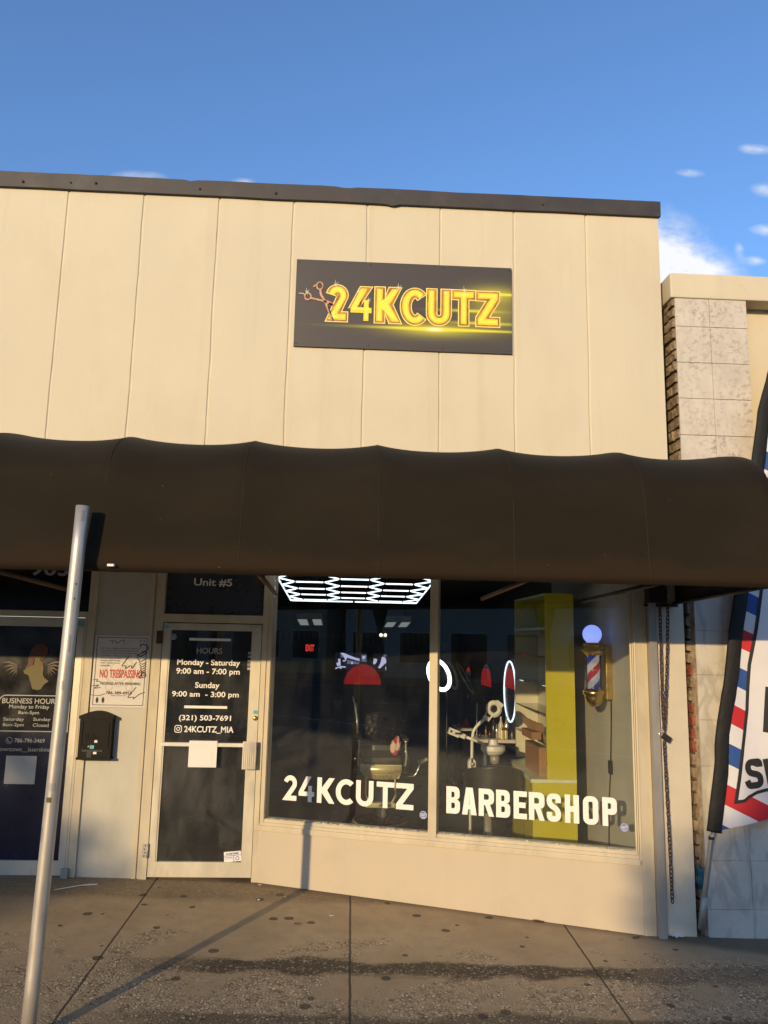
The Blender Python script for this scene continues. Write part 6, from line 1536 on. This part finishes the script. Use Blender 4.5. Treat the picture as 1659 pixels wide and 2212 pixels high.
prof_r = [(ri, -.02), (ri+.012, -.032), (R_-.02, -.032), (R_, -.018), (R_, .02), (ri, .02)]
mb = MB(); vs = []; n = 40
for r, h in prof_r:
    for j in range(n): t = 2*math.pi*j/n; vs.append((lc.x+r*math.cos(t), lc.y+h, lc.z+r*math.sin(t)*1.08))
mb.add(vs, [(i*n+j, i*n+(j+1) % n, ((i+1) % 6)*n+(j+1) % n, ((i+1) % 6)*n+j) for i in range(6) for j in range(n)], False); mb.build('lamp_head', 'white_plastic', ml)
MB().lathe([(ri-.001, -.004), (ri-.001, .004)], lc, 32, 'y').build('lens', 'lens_glass', ml)
a, b = pm(775, 395, SYm-.03), pm(840, 310, SYm-.03); d_ = (b-a).normalized(); e_ = d_.cross(n_); MB().add(obox(a.lerp(b, .4), mx(0, 130)/2, .03, mx(0, 105)/2, (d_, n_, e_)), BF).build('lamp_neck', 'white_plastic', ml)
s_ = pm(808, 335, SYm-.064); MB(Matrix.Translation(s_) @ Matrix.Rotation(math.radians(38), 4, 'Y')).box(-.022, .022, -.004, 0, -.014, .014).build('lamp_switch', 'rubber', ml)
a, b = pm(960, 105, SYm-.03), pm(1045, 170, SYm-.03); d_ = (b-a).normalized(); e_ = d_.cross(n_); MB().add(obox(a.lerp(b, .5), (b-a).length*.62, .028, mx(0, 62)/2, (d_, n_, e_)), BF).build('lamp_grip', 'white_plastic', ml)
z0_, z1_ = pm(515, 1325).z, pm(515, 1080).z; x0_, x1_ = pm(452, 1200).x, pm(580, 1200).x
MB().prism(rrect(x0_, z0_, x1_, z1_, .045), SYm-.04, SYm+.03).build('arm_joint', 'white_plastic', ml)
k_ = pm(535, 1190, SYm-.045); MB().lathe([(mx(0, 78)/2, 0), (mx(0, 70)/2, -.012)], k_, 20, 'y').build('joint_knob', 'pole_grey', ml)
MB().tube(dense([pm(480, 1325), pm(445, 1380), pm(440, 1500), pm(432, 1640), pm(420, 1900)], 4), .005, 6).build('cable', 'white_plastic', ml)
MB().tube([pm(495, 1330), pm(495, 1440), Vector((pm(495, 1440).x, SYm, .03))], .014, 8).build('stand', 'white_plastic', ml)

# salon chair seen from behind, in front of the steamer
CYs = 1.25; ps = lambda x, y, yy=CYs: at_y(*cM(x, y), yy)
sc_ = thing('salon_chair', (ps(925, 1600).x, CYs+.3, 0), 'black leather salon chair seen from behind, behind the right window lettering', 'chair')
x0, x1, zt, zb = ps(515, 1600).x, ps(1340, 1600).x, ps(925, 1205).z, ps(925, 2030).z
def backp(a, b):
    u = a*2-1; x = (x0+x1)/2+(x1-x0)/2*u*(1-.06*max(0, b-.8)*5*.3); z = zb+(zt-zb)*b-(.06*u*u if b > .9 else .06*u*u*b)
    return (x, CYs+.16*u*u+.02*(1-b), z)
o = MB().grid(backp, 30, 24).build('backrest', 'chair_vinyl', sc_, fix=False); md = o.modifiers.new('thickness', 'SOLIDIFY'); md.thickness = .07; md.offset = 1; bv = o.modifiers.new('round', 'BEVEL'); bv.width = .02; bv.segments = 3
MB().box(x0+.05, x1-.05, CYs+.14, CYs+.62, zb-.02, zb+.10, .03).build('seat', 'chair_vinyl', sc_)
MB().lathe([(.25, 0), (.25, .03), (.05, .06), (.035, .08), (.035, zb-.02)], ((x0+x1)/2, CYs+.35, 0), 32).build('pedestal', 'chrome', sc_)
for X in (x0+.0, x1-.05): MB().box(X, X+.05, CYs+.18, CYs+.55, zb+.22, zb+.26, .015).build('armrest', 'chair_vinyl', sc_)
# fire extinguisher and a tripod stand
p = at_y(*c2(1012, 355), 1.6); q = at_y(*c2(1012, 130), 1.6); fe = thing('fire_extinguisher', (p.x, 1.6, p.z), 'red fire extinguisher inside, seen dimly through the glass door', 'fire extinguisher')
r = .055; MB().lathe([(r*.9, p.z), (r, p.z+.02), (r, q.z-.09), (r*.5, q.z-.03), (.02, q.z)], (p.x, 1.6, 0), 20).build('cylinder', 'extinguisher_red', fe)
MB().box(p.x-.05, p.x+.02, 1.59, 1.61, q.z, q.z+.045, .004).build('valve', 'black_gloss', fe)
MB().box(p.x-.045, p.x-.01, 1.6-r-.003, 1.6-r+.02, p.z+.08, p.z+.16).build('paper_tag', 'white_card', fe)
for (x_, y_, zz, lab) in ((.33, 3.4, .0, 0),): pass
def tripod(px, yb, yt, y, label):
    p = at_y(*cM(px, yt), y); t = thing('tripod_stand', (p.x, y, 0), label, 'stand', 'thin stands in the shop'); MB().tube([(p.x, y, p.z), (p.x, y, .1)], .009, 8).build('stand_tube', 'chrome', t)
    mb = MB()
    for k in range(3): a = k*2.1+.4; mb.tube([(p.x, y, .35), (p.x+.22*math.cos(a), y+.22*math.sin(a), .01)], .008, 6)
    mb.build('leg', 'black_gloss', t)
tripod(90, 1500, 290, 4.2, 'thin tripod stand left of the steamer nozzle'); tripod(608, 1200, 130, 4.6, 'thin tripod stand behind the magnifying lamp')

for nm in ('shop_building',): pass
